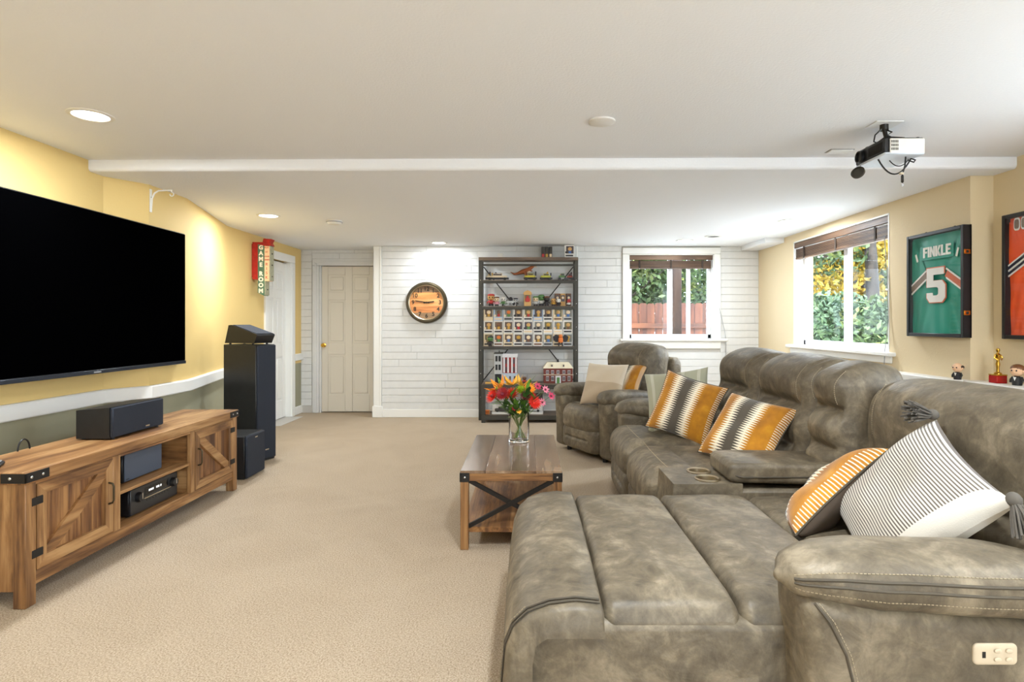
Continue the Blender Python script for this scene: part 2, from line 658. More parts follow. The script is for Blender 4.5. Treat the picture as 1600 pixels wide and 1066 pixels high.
m = MB().box(-3.4, 3.5, Y0 - .15, 3.95, ZM, ZM + .16)
struct(m.obj('ceiling', 'ceil', smooth=False), 'textured white main ceiling', 'ceiling')
m = MB()
prof = []
for X, yf in ((-3.45, 3.87), (3.5, 3.79)):
    ring = [(X, yf, ZM + .1), (X, yf, ZL + .025)]
    for i in range(1, 6):
        a = PI / 2 * i / 5
        ring.append((X, yf + .025 - .025 * math.cos(a), ZL + .025 - .025 * math.sin(a)))
    ring += [(X, YR + .2, ZL), (X, YR + .2, ZM + .1)]
    prof.append(ring)
m.loft(prof)
struct(m.obj('ceiling', 'ceil', angle=30), 'lowered white ceiling beyond the long step', 'ceiling')
struct(MB().box(2.83, XR + .02, 6.88, YB + .02, ZL - .06, ZL + .01, .006).obj('trim_1', 'ceil'), 'small white soffit box in the far right ceiling corner', 'soffit')

# ---- left wall (jogs out round a chase, then swings away)
LW = [(-2.95, Y0 - .15), (-2.95, 4.00), (-2.79, 4.24), (-2.79, 4.71), (-3.16, 6.05), (-3.16, YR + .05)]
DL = (6.98, 7.68)  # door opening in the left wall


def wall_strip(pts, z0, z1, th, side):
    """one closed strip of wall following pts; th outwards"""
    m = MB()
    out = [(x + side * th, y) for x, y in pts]
    m.prism(pts + out[::-1], z0, z1)
    return m


lw = struct(wall_strip(LW[:5] + [(-3.16, DL[0])], .70, ZM + .05, .35, -1).obj('wall_left', 'yellow', angle=30), 'left wall behind the television, lamplight warmth put into its yellow', 'wall')
wall_strip([(-3.16, DL[1]), (-3.16, YR + .05)], .70, ZM + .05, .35, -1).obj('wall_end', 'yellow', lw, angle=30)
MB().box(-3.51, -3.16, DL[0], DL[1], 2.06, ZM + .05).obj('wall_header', 'yellow', lw, smooth=False)
wall_strip(LW[:5] + [(-3.16, DL[0])], -.05, .70, .35, -1).obj('lower_wall', 'olive', lw, angle=30)
wall_strip([(-3.16, DL[1]), (-3.16, YR + .05)], -.05, .70, .35, -1).obj('lower_wall', 'olive', lw, angle=30)


def rail_strip(pts, z0, z1, th, name, m_, b=.008):
    m = MB()
    inn = []
    for i, (x, y) in enumerate(pts):
        inn.append((x + th, y))
    ring = lambda x, y, t: [(x - .01, y, z0), (x + t - b, y, z0), (x + t, y, z0 + b), (x + t, y, z1 - b), (x + t - b, y, z1), (x - .01, y, z1)]
    m.loft([ring(x, y, th) for x, y in pts])
    return m.obj(name, m_, angle=30)


struct(rail_strip([(-2.95, Y0), (-2.95, 3.985), (-2.79, 4.225), (-2.79, 4.72), (-3.16, 6.06), (-3.16, 6.86)], .695, .79, .035, 'trim_2', 'trim'), 'white chair rail along the left wall', 'chair rail')
struct(rail_strip([(-3.16, 7.78), (-3.16, YR)], .74, .83, .03, 'trim_3', 'trim'), 'short white chair rail between the two doors', 'chair rail')
struct(rail_strip([(-2.95, Y0), (-2.95, 3.985), (-2.79, 4.225), (-2.79, 4.72), (-3.16, 6.06), (-3.16, 6.86)], 0.0, .10, .018, 'baseboard_left', 'trim'), 'white baseboard along the left wall', 'baseboard')
struct(rail_strip([(-3.16, 7.78), (-3.16, YR)], 0.0, .11, .018, 'baseboard_corner', 'trim'), 'short white baseboard beside the left wall door', 'baseboard')


# ---- right wall with its seen window and an added unseen one
W2 = (4.88, 6.63, 1.0, 2.18)     # y0,y1,z0,z1 of the visible right hand window
W3 = (0.8, 2.7, 0.95, 2.14)      # added out of view beside the viewer, to let in more daylight
m = MB()
def wall_hole_x(m, x0, x1, ya, yb, hole, zt):
    h0, h1, z0, z1 = hole
    m.box(x0, x1, ya, h0, -.05, zt)
    m.box(x0, x1, h1, yb, -.05, zt)
    m.box(x0, x1, h0, h1, -.05, z0)
    m.box(x0, x1, h0, h1, z1, zt)
wall_hole_x(m, XR, XR + .22, 3.985, YR + .15, W2, ZL + .05)
wall_hole_x(m, XRN, XRN + .22, Y0 - .15, 3.985, W3, ZM + .05)
struct(m.obj('wall_right', 'tan', smooth=False), 'right wall with framed jerseys, cool window light put into its tan', 'wall')
m = MB().box(3.0, XRN + .01, Y0, 3.99, .80, .855, .008).box(2.95, XR + .01, 3.97, 4.80, .80, .855, .008)
struct(m.obj('trim_4', 'trim'), 'white ledge along the right wall below the jerseys', 'ledge')
struct(MB().box(XRN - .018, XRN + .01, Y0, 3.985, 0, .1, .004).box(XR - .018, XR + .01, 3.985, YB, 0, .1, .004).obj('baseboard_right', 'trim'), 'white baseboard along the right wall', 'baseboard')

# ---- back wall of white planks, window, door recess
WB = (1.335, 2.465, 1.04, 2.165)  # x0,x1,z0,z1
XC = -2.04                        # outside corner
m = MB()
m.box(XC, WB[0], YB, YB + .2, -.05, ZL + .05)
m.box(WB[1], XR + .1, YB, YB + .2, -.05, ZL + .05)
m.box(WB[0], WB[1], YB, YB + .2, -.05, WB[2])
m.box(WB[0], WB[1], YB, YB + .2, WB[3], ZL + .05)
m.box(XC, XC + .1, YB + .1, YR + .1, -.05, ZL + .05)
wb = struct(m.obj('wall_back', 'gap', smooth=False), 'far wall clad in narrow white horizontal planks', 'wall')
DB = (-2.91, -2.10)  # door opening in recess
m = MB()
m.box(-3.3, DB[0], YR, YR + .2, -.05, ZL + .05)
m.box(DB[1], XC + .08, YR, YR + .2, -.05, ZL + .05)
m.box(DB[0], DB[1], YR, YR + .2, 2.05, ZL + .05)
wr = struct(m.obj('wall_recess', 'gap', smooth=False), 'recessed far wall holding the beige panel door', 'wall')

unit = MB()
b = .045
PH = .0922
unit_v = [(-.5, 0, -PH / 2), (.5, 0, -PH / 2), (.5, 0, PH / 2), (-.5, 0, PH / 2),
          (-.5, -.007, -PH / 2), (.5, -.007, -PH / 2), (.5, -.007, PH / 2), (-.5, -.007, PH / 2),
          (-.497, -.010, -PH / 2 + .003), (.497, -.010, -PH / 2 + .003), (.497, -.010, PH / 2 - .003), (-.497, -.010, PH / 2 - .003)]
unit.add(unit_v, [(0, 1, 5, 4), (1, 2, 6, 5), (2, 3, 7, 6), (3, 0, 4, 7), (4, 5, 9, 8), (5, 6, 10, 9), (6, 7, 11, 10), (7, 4, 8, 11), (8, 9, 10, 11), (3, 2, 1, 0)])
plank_me = unit.mesh('plank', smooth=False)
plank_me.materials.append(MT['plank'])
rng = random.Random(3)
PITCH = .0955


def plank_rows(parent, x0, x1, y, z0, z1, hole=None):
    z = z0 + PITCH / 2
    while z - PITCH / 2 < z1 - .02:
        spans = [(x0, x1)]
        if hole and hole[2] - .01 < z < hole[3] + .01:
            spans = [(x0, hole[0]), (hole[1], x1)]
        for a, b in spans:
            x = a - rng.uniform(0, .6)
            while x < b:
                L = rng.choice((.75, .9, 1.05, 1.2))
                p0, p1 = max(a, x), min(b, x + L)
                x += L
                if p1 - p0 < .04:
                    continue
                o = link('plank', plank_me, 'plank', parent, ((p0 + p1) / 2, y - rng.uniform(0, .0022), z))
                zz = min(1.0, (z1 - (z - PITCH / 2)) / PITCH)
                o.scale = (p1 - p0 - .0015, 1, zz)
                if zz < 1:
                    o.location.z = (z1 + z - PITCH / 2) / 2
        z += PITCH


plank_rows(wb, XC + .1, XR, YB, .10, ZL, (WB[0] - .087, WB[1] + .087, WB[2] - .13, WB[3] + .087))
plank_rows(wr, -3.16, DB[0] - .1, YR, .10, ZL)
plank_rows(wr, DB[0] - .1, XC, YR, 2.13, ZL)

struct(MB().box(XC - .012, XC + .10, YB - .016, YB + .01, 0, ZL, .004).box(XC - .014, XC, YB - .016, YB + .12, 0, ZL, .004)
       .box(XC + .075, XC + .10, YB - .022, YB, 0, ZL, .004).box(XC - .022, XC + .115, YB - .03, YB + .01, 0, .15, .005).obj('trim_5', 'trim'), 'white corner board with plinth beside the beige door', 'corner trim')
struct(MB().box(XC + .1, XR, YB - .018, YB + .01, 0, .105, .004).obj('baseboard_back', 'trim'), 'white baseboard below the plank wall', 'baseboard')
struct(MB().box(.640, .66, YB - .016, YB, .1, ZL, .003).obj('trim_6', 'trim'), 'thin white vertical batten behind the tall shelf', 'batten')


def panel_door(name, label, w, h, mtl, loc, rotz, knob_side):
    """six-panel door, front face towards local -Y, origin bottom centre"""
    d = bpy.data.objects.new(name, None)
    COL.objects.link(d)
    d.location = loc
    d.rotation_euler = (0, 0, rotz)
    struct(d, label, 'door')
    MB().box(-w / 2, w / 2, .004, .035, 0, h).obj('slab', mtl, d, smooth=False)
    st = .115
    for x in (-w / 2 + st / 2, 0, w / 2 - st / 2):
        ww = st if x else .1
        MB().box(x - ww / 2, x + ww / 2, -.008, .006, 0, h, .004).obj('stile', mtl, d)
    px = [(-w / 2 + st, -.05), (.05, w / 2 - st)]
    zs = [(.23, .80), (.96, 1.56), (1.67, 1.91)]
    for z0, z1 in ((0, .23), (.80, .96), (1.56, 1.67), (1.91, h)):
        for a, b in px:
            MB().box(a, b, -.008, .006, z0, z1, .004).obj('rail', mtl, d)
    for z0, z1 in zs:
        for a, b in px:
            MB().box(a + .028, b - .028, -.006, .006, z0 + .028, z1 - .028, .006).obj('panel', mtl, d)
    kx = knob_side * (w / 2 - .06)
    k = MB().lathe([(.030, 0), (.030, .006), (.012, .012), (.012, .03), (.024, .042), (.028, .055), (.022, .068), (.0, .072)], 16,
                   Matrix.Translation((kx, -.008, .93)) @ Matrix.Rotation(PI / 2, 4, 'X'), cap=False)
    ko = k.obj('door_knob', 'brass', d)
    ko['label'] = 'polished brass door knob'
    return d


panel_door('door_1', 'beige six-panel door with brass knob in the recess', .81, 2.03, 'door', (-2.505, YR + .03, .012), 0, -1)
panel_door('door_2', 'white six-panel door in the yellow left wall', .70, 2.03, 'trim', (-3.23, 7.33, .012), PI / 2, -1)
# casings
m = MB()
m.box(DB[0] - .09, DB[0] + .005, YR - .022, YR, 0, 2.049, .005).box(DB[0] + .004, DB[0] + .03, YR - .005, YR + .1, 0, 2.06, .003)
m.box(DB[0] - .09, XC - .005, YR - .022, YR, 2.05, 2.145, .005).box(DB[1] - .005, XC - .005, YR - .022, YR, 0, 2.049, .005)
m.box(DB[0] - .06, DB[0] - .03, YR - .03, YR, 0, 2.084, .005).box(DB[0] - .06, XC - .005, YR - .03, YR, 2.085, 2.115, .005)
struct(m.obj('trim_7', 'plank'), 'white casing round the beige recess door', 'door casing')
m = MB()
for y0, y1 in ((DL[0] - .09, DL[0] + .005), (DL[1] - .005, DL[1] + .09)):
    m.box(-3.165, -3.138, y0, y1, 0, 2.049, .005)
m.box(-3.165, -3.138, DL[0] - .09, DL[1] + .09, 2.05, 2.15, .005)
m.box(-3.25, -3.16, DL[0], DL[0] + .02, 0, 2.06).box(-3.25, -3.16, DL[1] - .02, DL[1], 0, 2.06)
struct(m.obj('trim_8', 'trim'), 'white casing round the left wall door', 'door casing')
struct(MB().box(-3.26, -3.0, DL[0], DL[1], -.05, .004).box(-3.5, -3.28, DL[0], DL[1], -.05, 2.1).obj('wall_behind_door', 'gap', smooth=False))
struct(MB().box(DB[0], DB[1], YR + .08, YR + .2, -.05, 2.1).obj('wall_behind_recess_door', 'gap', smooth=False))

# ---- unseen wall behind the viewer, white for bounce, with an added patio door
PD = (.5, 2.5)
m = MB()
m.box(-3.4, PD[0], Y0 - .2, Y0, -.05, ZM + .05).box(PD[1], 3.5, Y0 - .2, Y0, -.05, ZM + .05)
m.box(PD[0], PD[1], Y0 - .2, Y0, 2.06, ZM + .05)
struct(m.obj('wall_front', 'plank', smooth=False), 'unseen wall behind the viewer, white for bounce, with added patio door', 'wall')
pd = bpy.data.objects.new('added_patio_door', None)  # door added out of view to let more daylight in
COL.objects.link(pd)
pd.location = (1.5, Y0 - .1, 0)
struct(pd, 'added unseen patio door behind the viewer for daylight', 'door')
for x0, x1 in ((-1.0, .03), (-.03, 1.0)):
    y = .03 if x0 == -.03 else 0
    MB().box(x0, x0 + .06, y - .02, y + .02, 0, 2.06, .004).box(x1 - .06, x1, y - .02, y + .02, 0, 2.06, .004).box(x0, x1, y - .02, y + .02, 0, .08, .004).box(x0, x1, y - .02, y + .02, 1.99, 2.06, .004).obj('frame', 'vinyl', pd)
    MB().box(x0 + .05, x1 - .05, y - .003, y + .003, .07, 2.0).obj('pane', 'pane', pd, smooth=False)


# ---- windows.  Local frame: x along the wall, -y into the room, z up, origin at opening bottom centre
def window(name, label, w, h, loc, rotz, depth, mull, sill_over=(.1, .1), casing=True, slide=None):
    wd = bpy.data.objects.new(name, None)
    COL.objects.link(wd)
    wd.location = loc
    wd.rotation_euler = (0, 0, rotz)
    struct(wd, label, 'window')
    hw = w / 2
    m = MB()
    m.box(-hw - .003, -hw + .012, -.002, depth, 0, h).box(hw - .012, hw + .003, -.002, depth, 0, h)
    m.box(-hw, hw, -.002, depth, h - .012, h + .003)
    m.obj('jamb', 'trim', wd, smooth=False)
    m = MB()
    for x0, x1 in ((-hw + .01, -hw + .055), (hw - .055, hw - .01)):
        m.box(x0, x1, depth - .05, depth, 0.005, h - .01, .004)
    m.box(-hw + .01, hw - .01, depth - .05, depth, .005, .06, .004).box(-hw + .01, hw - .01, depth - .05, depth, h - .06, h - .01, .004)
    m.obj('window_frame', 'vinyl', wd)
    for mx_, mw in mull:
        MB().box(mx_ - mw / 2, mx_ + mw / 2, depth - .055, depth - .005, .05, h - .05, .004).obj('mullion', 'vinyl', wd)
    xs = [-hw + .05] + [a for a, _ in mull] + [hw - .05]
    for a, b_ in zip(xs[:-1], xs[1:]):
        MB().box(a, b_, depth - .03, depth - .024, .055, h - .055).obj('pane', 'pane', wd, smooth=False)
    MB().box(-hw - sill_over[0], hw + sill_over[1], -.06, depth, -.03, .004, .008).obj('window_sill', 'trim', wd)
    if casing:
        m = MB()
        m.box(-hw - .085, -hw + .002, -.022, .0, -.02, h - .001, .005)
        m.box(hw - .002, hw + .085, -.022, .0, -.02, h - .001, .005)
        m.box(-hw - .085, hw + .085, -.022, .0, h, h + .085, .005)
        m.box(-hw - .085, hw + .085, -.018, .0, -.13, -.03, .005)
        m.obj('casing', 'trim', wd)
    else:
        MB().box(-hw - .05, hw + .05, -.022, .0, -.09, -.03, .005).obj('apron', 'trim', wd)
    return wd


w1 = window('window_1', 'white sliding window in the plank wall looking onto a fence', WB[1] - WB[0], WB[3] - WB[2],
            ((WB[0] + WB[1]) / 2, YB - .012, WB[2]), 0, .14, [(.005, .06), (.255, .045)], (.12, .17))
w2 = window('window_2', 'white two-pane window in the tan right wall', W2[1] - W2[0], W2[3] - W2[2],
            (XR - .001, (W2[0] + W2[1]) / 2, W2[2]), -PI / 2, .16, [(.02, .075)], (.09, .09), casing=False)
w3 = window('added_window', 'added unseen two-pane window beside the viewer for daylight', W3[1] - W3[0], W3[3] - W3[2],
            (XRN - .001, (W3[0] + W3[1]) / 2, W3[2]), -PI / 2, .16, [(0, .07)], (.09, .09), casing=False)


# ---- raised wooden blinds
def blind(name, label, w, loc, rotz, mtl, tilt=0.0, drop=.15, tapes=(-.38, 0, .38)):
    t = thing(name, label, 'blind', loc, rotz)
    MB().box(-w / 2, w / 2, -.055, -.04, -.062, 0, .004).obj('valance', mtl, t)
    MB().box(-w / 2 + .01, w / 2 - .01, -.04, .01, -.04, 0).obj('head_rail', mtl, t, smooth=False)
    z = -.075
    me = MB().box(-w / 2 + .01, w / 2 - .015, -.04, .012, -.0035, .0035, .001).mesh('slat')
    n = 0
    while z > -drop + .02:
        link('slat', me, mtl, t, (0, 0, z))
        z -= .0092
        n += 1
    MB().box(-w / 2 + .01, w / 2 - .015, -.045, .015, -drop, -drop + .018, .004).obj('bottom_rail', mtl, t)
    for a in tapes:
        MB().box(a * w - .012, a * w + .012, -.047, -.043, -drop, -.06).obj('ladder_tape', 'blind_tape', t, smooth=False)
    for a in tapes:
        MB().ball((a * w, -.046, -drop - .006), .007, 8, 6).obj('cord_knob', 'grey', t)
    return t


MT['blind_tape'] = mat('blind_tape', lin(58, 46, 38), 0.8)
b1 = blind('wooden_blind', 'raised brown wooden blind at the top of the plank wall window', WB[1] - WB[0] - .03, ((WB[0] + WB[1]) / 2, YB + .05, WB[3] - .014), 0, 'blind', drop=.175)
cz = -1.13
MB().tube([(.535, -.05, -.16), (.57, -.055, -.3), (.64, -.085, -.75), (.70, -.095, -1.02), (.715, -.09, -1.12), (.717, -.08, -1.5)], .0035, 6).obj('pull_cord', 'grey', b1)
b2 = blind('wooden_blind', 'raised brown wooden blind at the top of the tan wall window', W2[1] - W2[0] - .02, (XR + .055, (W2[0] + W2[1]) / 2, W2[3] - .014), -PI / 2, 'blind', drop=.19)
MB().tube([(.80, -.05, -.16), (.862, -.064, -.5), (.885, -.068, -.9), (.89, -.10, -1.14), (.892, -.11, -1.3), (.892, -.075, -1.5)], .0035, 6).obj('pull_cord', 'grey', b2)


# ------------------------------------------------------------------ ceiling fittings
def can_light(label, x, y, z, on=True, power=1.0, r=.085):
    t = thing('recessed_light', label, 'ceiling light', (x, y, z), group='recessed ceiling lights')
    MB().lathe([(r + .022, 0), (r + .020, -.004), (r, -.007), (r - .004, -.002), (r - .004, 0)], 28, cap=False).obj('trim_ring', 'white', t)
    MB().lathe([(0, -.004), (r * .5, -.0045), (r - .002, -.003)], 28, cap=False).obj('lens', 'lamp_on' if on else 'white', t)
    if on:
        d = bpy.data.lights.new('can_light', 'AREA')
        d.shape = 'DISK'
        d.size = r * 1.9
        d.energy = CAN_POWER * power
        d.color = CAN_COLOR
        o = bpy.data.objects.new('can_light', d)
        COL.objects.link(o)
        o.parent = t
        o.location = (0, 0, -.012)
    return t


MT['lamp_on'] = mat('lamp_lens', (1, .95, .88), 0.4, emit=(1, .93, .82), estr=9.0)
can_light('lit recessed ceiling light near the television, nearest in view', -2.30, 3.03, ZM, power=1.1)
can_light('lit recessed ceiling light above the game room sign', -2.46, 5.46, ZL, power=1.0)
can_light('lit recessed ceiling light above the wall clock', -1.13, 7.30, ZL, power=.5)
can_light('lit recessed ceiling light above the plank wall window', 1.93, 7.10, ZL, power=.3)
can_light('pale recessed ceiling light beside the tan wall window', 2.60, 5.74, ZL, power=.9)
for i, (x, y) in enumerate(((-2.3, .6), (.3, 1.3), (2.3, .9), (-2.2, -1.6), (.3, -1.5), (2.3, -1.6))):  # extra lights added out of view to brighten the room
    can_light(['added unseen ceiling light left of the viewer', 'added unseen ceiling light above the viewer', 'added unseen ceiling light right of the viewer',
               'added unseen ceiling light behind the viewer at left', 'added unseen ceiling light behind the viewer', 'added unseen ceiling light behind the viewer at right'][i], x, y, ZM, power=(.5, 1.7, .9, .6, .6, .6)[i])


def disc_fitting(name, label, cat, x, y, z, prof, mtl):
    t = thing(name, label, cat, (x, y, z))
    MB().lathe(prof, 28, cap=False).obj('cover', mtl, t)
    return t


t = disc_fitting('ceiling_cover', 'flat round white cover plate in the middle of the near ceiling', 'cover plate', .40, 3.12, ZM, [(.072, 0), (.072, -.008), (.062, -.012), (0, -.012)], 'white')
t = disc_fitting('smoke_detector', 'round white smoke detector on the lowered ceiling', 'smoke detector', -1.93, 5.74, ZL, [(.075, 0), (.075, -.018), (.055, -.036), (0, -.036)], 'white')
MB().lathe([(.078, -.012), (.08, -.016), (.078, -.02)], 24, cap=False).obj('vent_ring', 'grey', t)
t = thing('ceiling_vent', 'small round vent near the plank wall window', 'vent', (2.17, 6.75, ZL))
MB().lathe([(.10, 0), (.098, -.006), (.07, -.010), (.066, -.004), (.066, 0)], 28, cap=False).obj('rim', 'white', t)
MB().lathe([(0, -.003), (.066, -.003)], 28, cap=False).obj('opening', 'black', t)
t = thing('ceiling_plate', 'rectangular white blank plate on the ceiling by the projector', 'plate', (1.98, 3.66, ZM))
MB().box(-.07, .07, -.035, .035, -.008, 0, .003).obj('plate', 'white', t)
MB().box(-.075, .075, -.04, .04, -.003, 0).obj('gasket', 'grey', t, smooth=False)


# ================================================================== OUTSIDE
m = MB().box(-14, 24, YR + .3, 30, .1, .3)  # unseen ground, made pale to bounce light up to the ceiling
struct(m.obj('ground', mat('bounce_ground_back', lin(222, 222, 218), .9, vary=.25, vscale=3), smooth=False), 'unseen ground behind the house, made pale to bounce light', 'ground')
struct(MB().box(XRN + .35, 24, -12, YR + .3, .1, .3).obj('ground', mat('bounce_ground_side', lin(224, 224, 222), .9, vary=.25, vscale=3), smooth=False), 'unseen ground beside the house, made pale to bounce light', 'ground')  # side ground out of view, also pale for light bounce
struct(MB().box(-12, XRN + .35, -12, Y0 - .3, -.15, -.02).obj('ground', mat('bounce_ground_front', lin(228, 226, 222), .9, vary=.06, vscale=3), smooth=False), 'unseen ground behind the viewer, made pale to bounce light', 'ground')  # ground outside the added door, pale so it reflects light indoors

MT['cedarZ'] = wood('cedar_z', lin(44, 19, 8), lin(72, 34, 15), lin(98, 52, 25), 2, .7)
MT['cedarX'] = wood('cedar_x', lin(52, 25, 11), lin(82, 43, 20), lin(108, 62, 34), 0, .7)
MT['darkpost'] = wood('dark_post', lin(32, 19, 13), lin(47, 30, 21), lin(60, 42, 30), 2, .7)


def fence(label, p0, p1, ztop, rails):
    p0, p1 = Vector(p0), Vector(p1)
    d = p1 - p0
    L = d.length
    t = thing('board_fence', label, 'fence', (p0.x, p0.y, .3), math.atan2(d.y, d.x))
    pw = .15
    h = ztop - .3
    poly = [(-.072, 0), (.072, 0), (.072, h - .03), (.045, h), (-.045, h), (-.072, h - .03)]
    me = MB().prism(poly, -.01, .01, 'y').mesh('fence_board')
    for i in range(int(L / pw)):
        link('fence_board', me, 'cedarZ', t, (pw * (i + .5), random.uniform(-.004, .004), random.uniform(-.012, .012)), (0, random.uniform(-.006, .006), 0))
    for z in rails:
        MB().box(0, L, -.06, -.015, z - .3 - .045, z - .3 + .045, .004).obj('fence_rail', 'cedarX', t)
    return t


fence('brown cedar board fence seen through the plank wall window', (.6, 10.9), (3.70, 10.9), 1.63, (.62, 1.20))
fence('receding cedar board fence beyond the dark post', (3.78, 10.98), (5.3, 12.2), 1.63, (.62, 1.20))
MB().box(-.075, .075, -.075, .075, 0, 3.2, .006).obj('deck_post', 'darkpost', loc=(2.36, 9.2, .3))
tag(bpy.data.objects['deck_post'], 'dark brown square deck post outside the plank wall window', 'post')

MT['leafA'] = leaf_mat('leaf_green', lin(29, 48, 19), lin(57, 77, 34), lin(98, 102, 48))
MT['leafB'] = leaf_mat('leaf_yellow', lin(100, 108, 36), lin(158, 128, 30), lin(178, 148, 52))
MT['leafC'] = leaf_mat('leaf_pale', lin(35, 58, 38), lin(62, 84, 54), lin(92, 107, 70))
MT['bark'] = mat('bark', lin(51, 45, 40), .9, vary=.25, vscale=12, bscale=30, bstr=.5, bdist=.02)


def leaf_cloud(blobs, n, size, rnd):
    vs, fs = [], []
    tot = sum(b[1][0] * b[1][1] * b[1][2] for b in blobs)
    for c, r in blobs:
        k = int(n * r[0] * r[1] * r[2] / tot)
        for _ in range(k):
            while True:
                p = Vector((rnd.uniform(-1, 1), rnd.uniform(-1, 1), rnd.uniform(-1, 1)))
                if p.length < 1:
                    break
            p = Vector((c[0] + p.x * r[0], c[1] + p.y * r[1], c[2] + p.z * r[2]))
            a = Vector((rnd.gauss(0, 1), rnd.gauss(0, 1), rnd.gauss(0, 1))).normalized()
            b = a.cross(Vector((rnd.gauss(0, 1), rnd.gauss(0, 1), rnd.gauss(0, 1)))).normalized()
            s = size * rnd.uniform(.6, 1.3)
            o = len(vs)
            vs += [tuple(p - a * s), tuple(p + b * s * .45), tuple(p + a * s), tuple(p - b * s * .45)]
            fs.append((o, o + 1, o + 2, o + 3))
    me = bpy.data.meshes.new('foliage')
    me.from_pydata(vs, [], fs)
    return me


def tree(name, label, loc, trunk_h, tr, blobs, n, size, leaf, seed, branches=5, cat='tree'):
    rnd = random.Random(seed)
    t = thing(name, label, cat, loc)
    if trunk_h:
        m = MB()
        m.tube([(0, 0, 0), (rnd.uniform(-.1, .1), 0, trunk_h * .35), (rnd.uniform(-.2, .2), rnd.uniform(-.1, .1), trunk_h * .7), (rnd.uniform(-.3, .3), 0, trunk_h)],
               [tr, tr * .85, tr * .7, tr * .4], 9)
        m.obj('trunk', 'bark', t)
        for _ in range(branches):
            z = rnd.uniform(.3, .9) * trunk_h
            a = rnd.uniform(0, 2 * PI)
            L = rnd.uniform(.6, 1.5)
            MB().tube([(0, 0, z), (math.cos(a) * L * .5, math.sin(a) * L * .5, z + L * .3), (math.cos(a) * L, math.sin(a) * L, z + L * .7)], [tr * .35, tr * .25, tr * .1], 6).obj('branch', 'bark', t)
    f = link('foliage', leaf_cloud(blobs, n, size, rnd), leaf, t)
    f['kind'] = 'stuff'
    return t


tree('leafy_tree', 'green leafy tree rising behind the brown cedar fence', (1.6, 12.6, .3), 2.6, .1,
     [((0, 0, 2.2), (1.5, .9, 1.5)), ((-1.2, .2, 2.0), (1.0, .8, 1.2)), ((1.5, 0, 2.4), (1.1, .8, 1.3))], 9000, .085, 'leafA', 1)
tree('leafy_tree', 'darker green tree beyond the dark deck post', (4.6, 14.6, .3), 3.0, .12,
     [((0, 0, 2.2), (1.6, 1.0, 1.9)), ((1.5, .3, 1.6), (1.2, .9, 1.4))], 8000, .09, 'leafC', 2)
# seen through the right hand window
tree('autumn_tree', 'yellow leaved autumn tree outside the left pane of the tan wall window', (7.0, 13.6, .3), 3.4, .09,
     [((-.2, -1.0, 1.9), (.9, .6, .45)), ((.6, -.9, 2.6), (.9, .6, .5)), ((.5, -.9, 1.5), (.6, .5, .35))], 3000, .075, 'leafB', 3)
tree('leafy_tree', 'tall grey trunked tree outside the right pane of the tan wall window', (7.35, 12.2, .3), 4.8, .15,
     [((-.9, .2, 2.5), (.8, .8, .6)), ((.9, -.7, 1.7), (.7, .7, .5)), ((.2, .6, 3.2), (1.1, 1.0, .5))], 2400, .075, 'leafA', 4)
tree('leafy_tree', 'slender leaning tree behind the tall grey trunk', (8.3, 14.6, .3), 5.2, .11,
     [((0, 0, 2.7), (.9, .9, .7)), ((-.2, .3, 1.8), (.9, .8, .6))], 2000, .08, 'leafC', 5)
tree('shrub', 'pale green shrub low outside the tan wall window at left', (5.7, 10.8, .3), 0, 0,
     [((0, 0, .7), (1.2, 1.0, .85))], 4500, .07, 'leafC', 6, cat='shrub')
tree('shrub', 'bright green shrub low outside the tan wall window at right', (6.3, 10.2, .3), 0, 0,
     [((0, 0, .65), (1.0, 1.2, .8)), ((1.4, .4, .8), (1.0, 1.1, .9))], 6000, .065, 'leafA', 7, cat='shrub')
tree('shrub', 'dark green shrub filling behind the autumn tree', (8.6, 15.8, .3), 0, 0,
     [((0, 0, .8), (2.2, 1.6, 1.0))], 5000, .09, 'leafC', 8, cat='shrub')
tree('leafy_tree', 'distant pale tree behind the cedar fence at left', (0.2, 17.5, .3), 3.2, .12,
     [((.8, 0, 2.6), (2.2, 1.0, 2.2)), ((3.6, 0, 2.4), (2.0, 1.0, 2.0))], 7000, .11, 'leafC', 9)
tree('leafy_tree', 'distant tree seen between the yellow tree and the grey trunk', (10.6, 19.5, .3), 5.0, .12,
     [((0, 0, 3.2), (2.6, 1.6, 1.3)), ((-2.4, -.6, 2.2), (1.6, 1.2, 1.0)), ((1.0, -1.8, 2.0), (1.8, 1.4, 1.2))], 5500, .11, 'leafC', 10)
tree('leafy_tree', 'thin dark trunked tree at the right of the tan wall window', (9.3, 15.2, .3), 5.6, .10,
     [((0, 0, 3.5), (1.2, 1.2, .8)), ((.2, -.5, 2.3), (.9, .9, .6))], 2200, .08, 'leafA', 12)

# ================================================================== SEATING
def sgnpow(c, p):
    return math.copysign(abs(c) ** p, c)


def se_ring(x, yc, zc, ry, rz, p=2.6, n=28):
    return [(x, yc + ry * sgnpow(math.cos(2 * PI * i / n), 2 / p), zc + rz * sgnpow(math.sin(2 * PI * i / n), 2 / p)) for i in range(n)]


def stitches(m, pts, step=.0095, L=.0062, r=.0009):
    """dashes along a polyline, evenly spaced by arc length"""
    pts = [Vector(p) for p in pts]
    cum = [0.0]
    for a, b in zip(pts[:-1], pts[1:]):
        cum.append(cum[-1] + (b - a).length)
    def at_len(s):
        for i in range(len(pts) - 1):
            if s <= cum[i + 1]:
                d = cum[i + 1] - cum[i]
                return pts[i].lerp(pts[i + 1], (s - cum[i]) / d if d > 1e-9 else 0)
        return pts[-1]
    s = 0.0
    while s + L < cum[-1]:
        m.bar(at_len(s), at_len(s + L), r * 2.4, r * 2)
        s += step
    return m


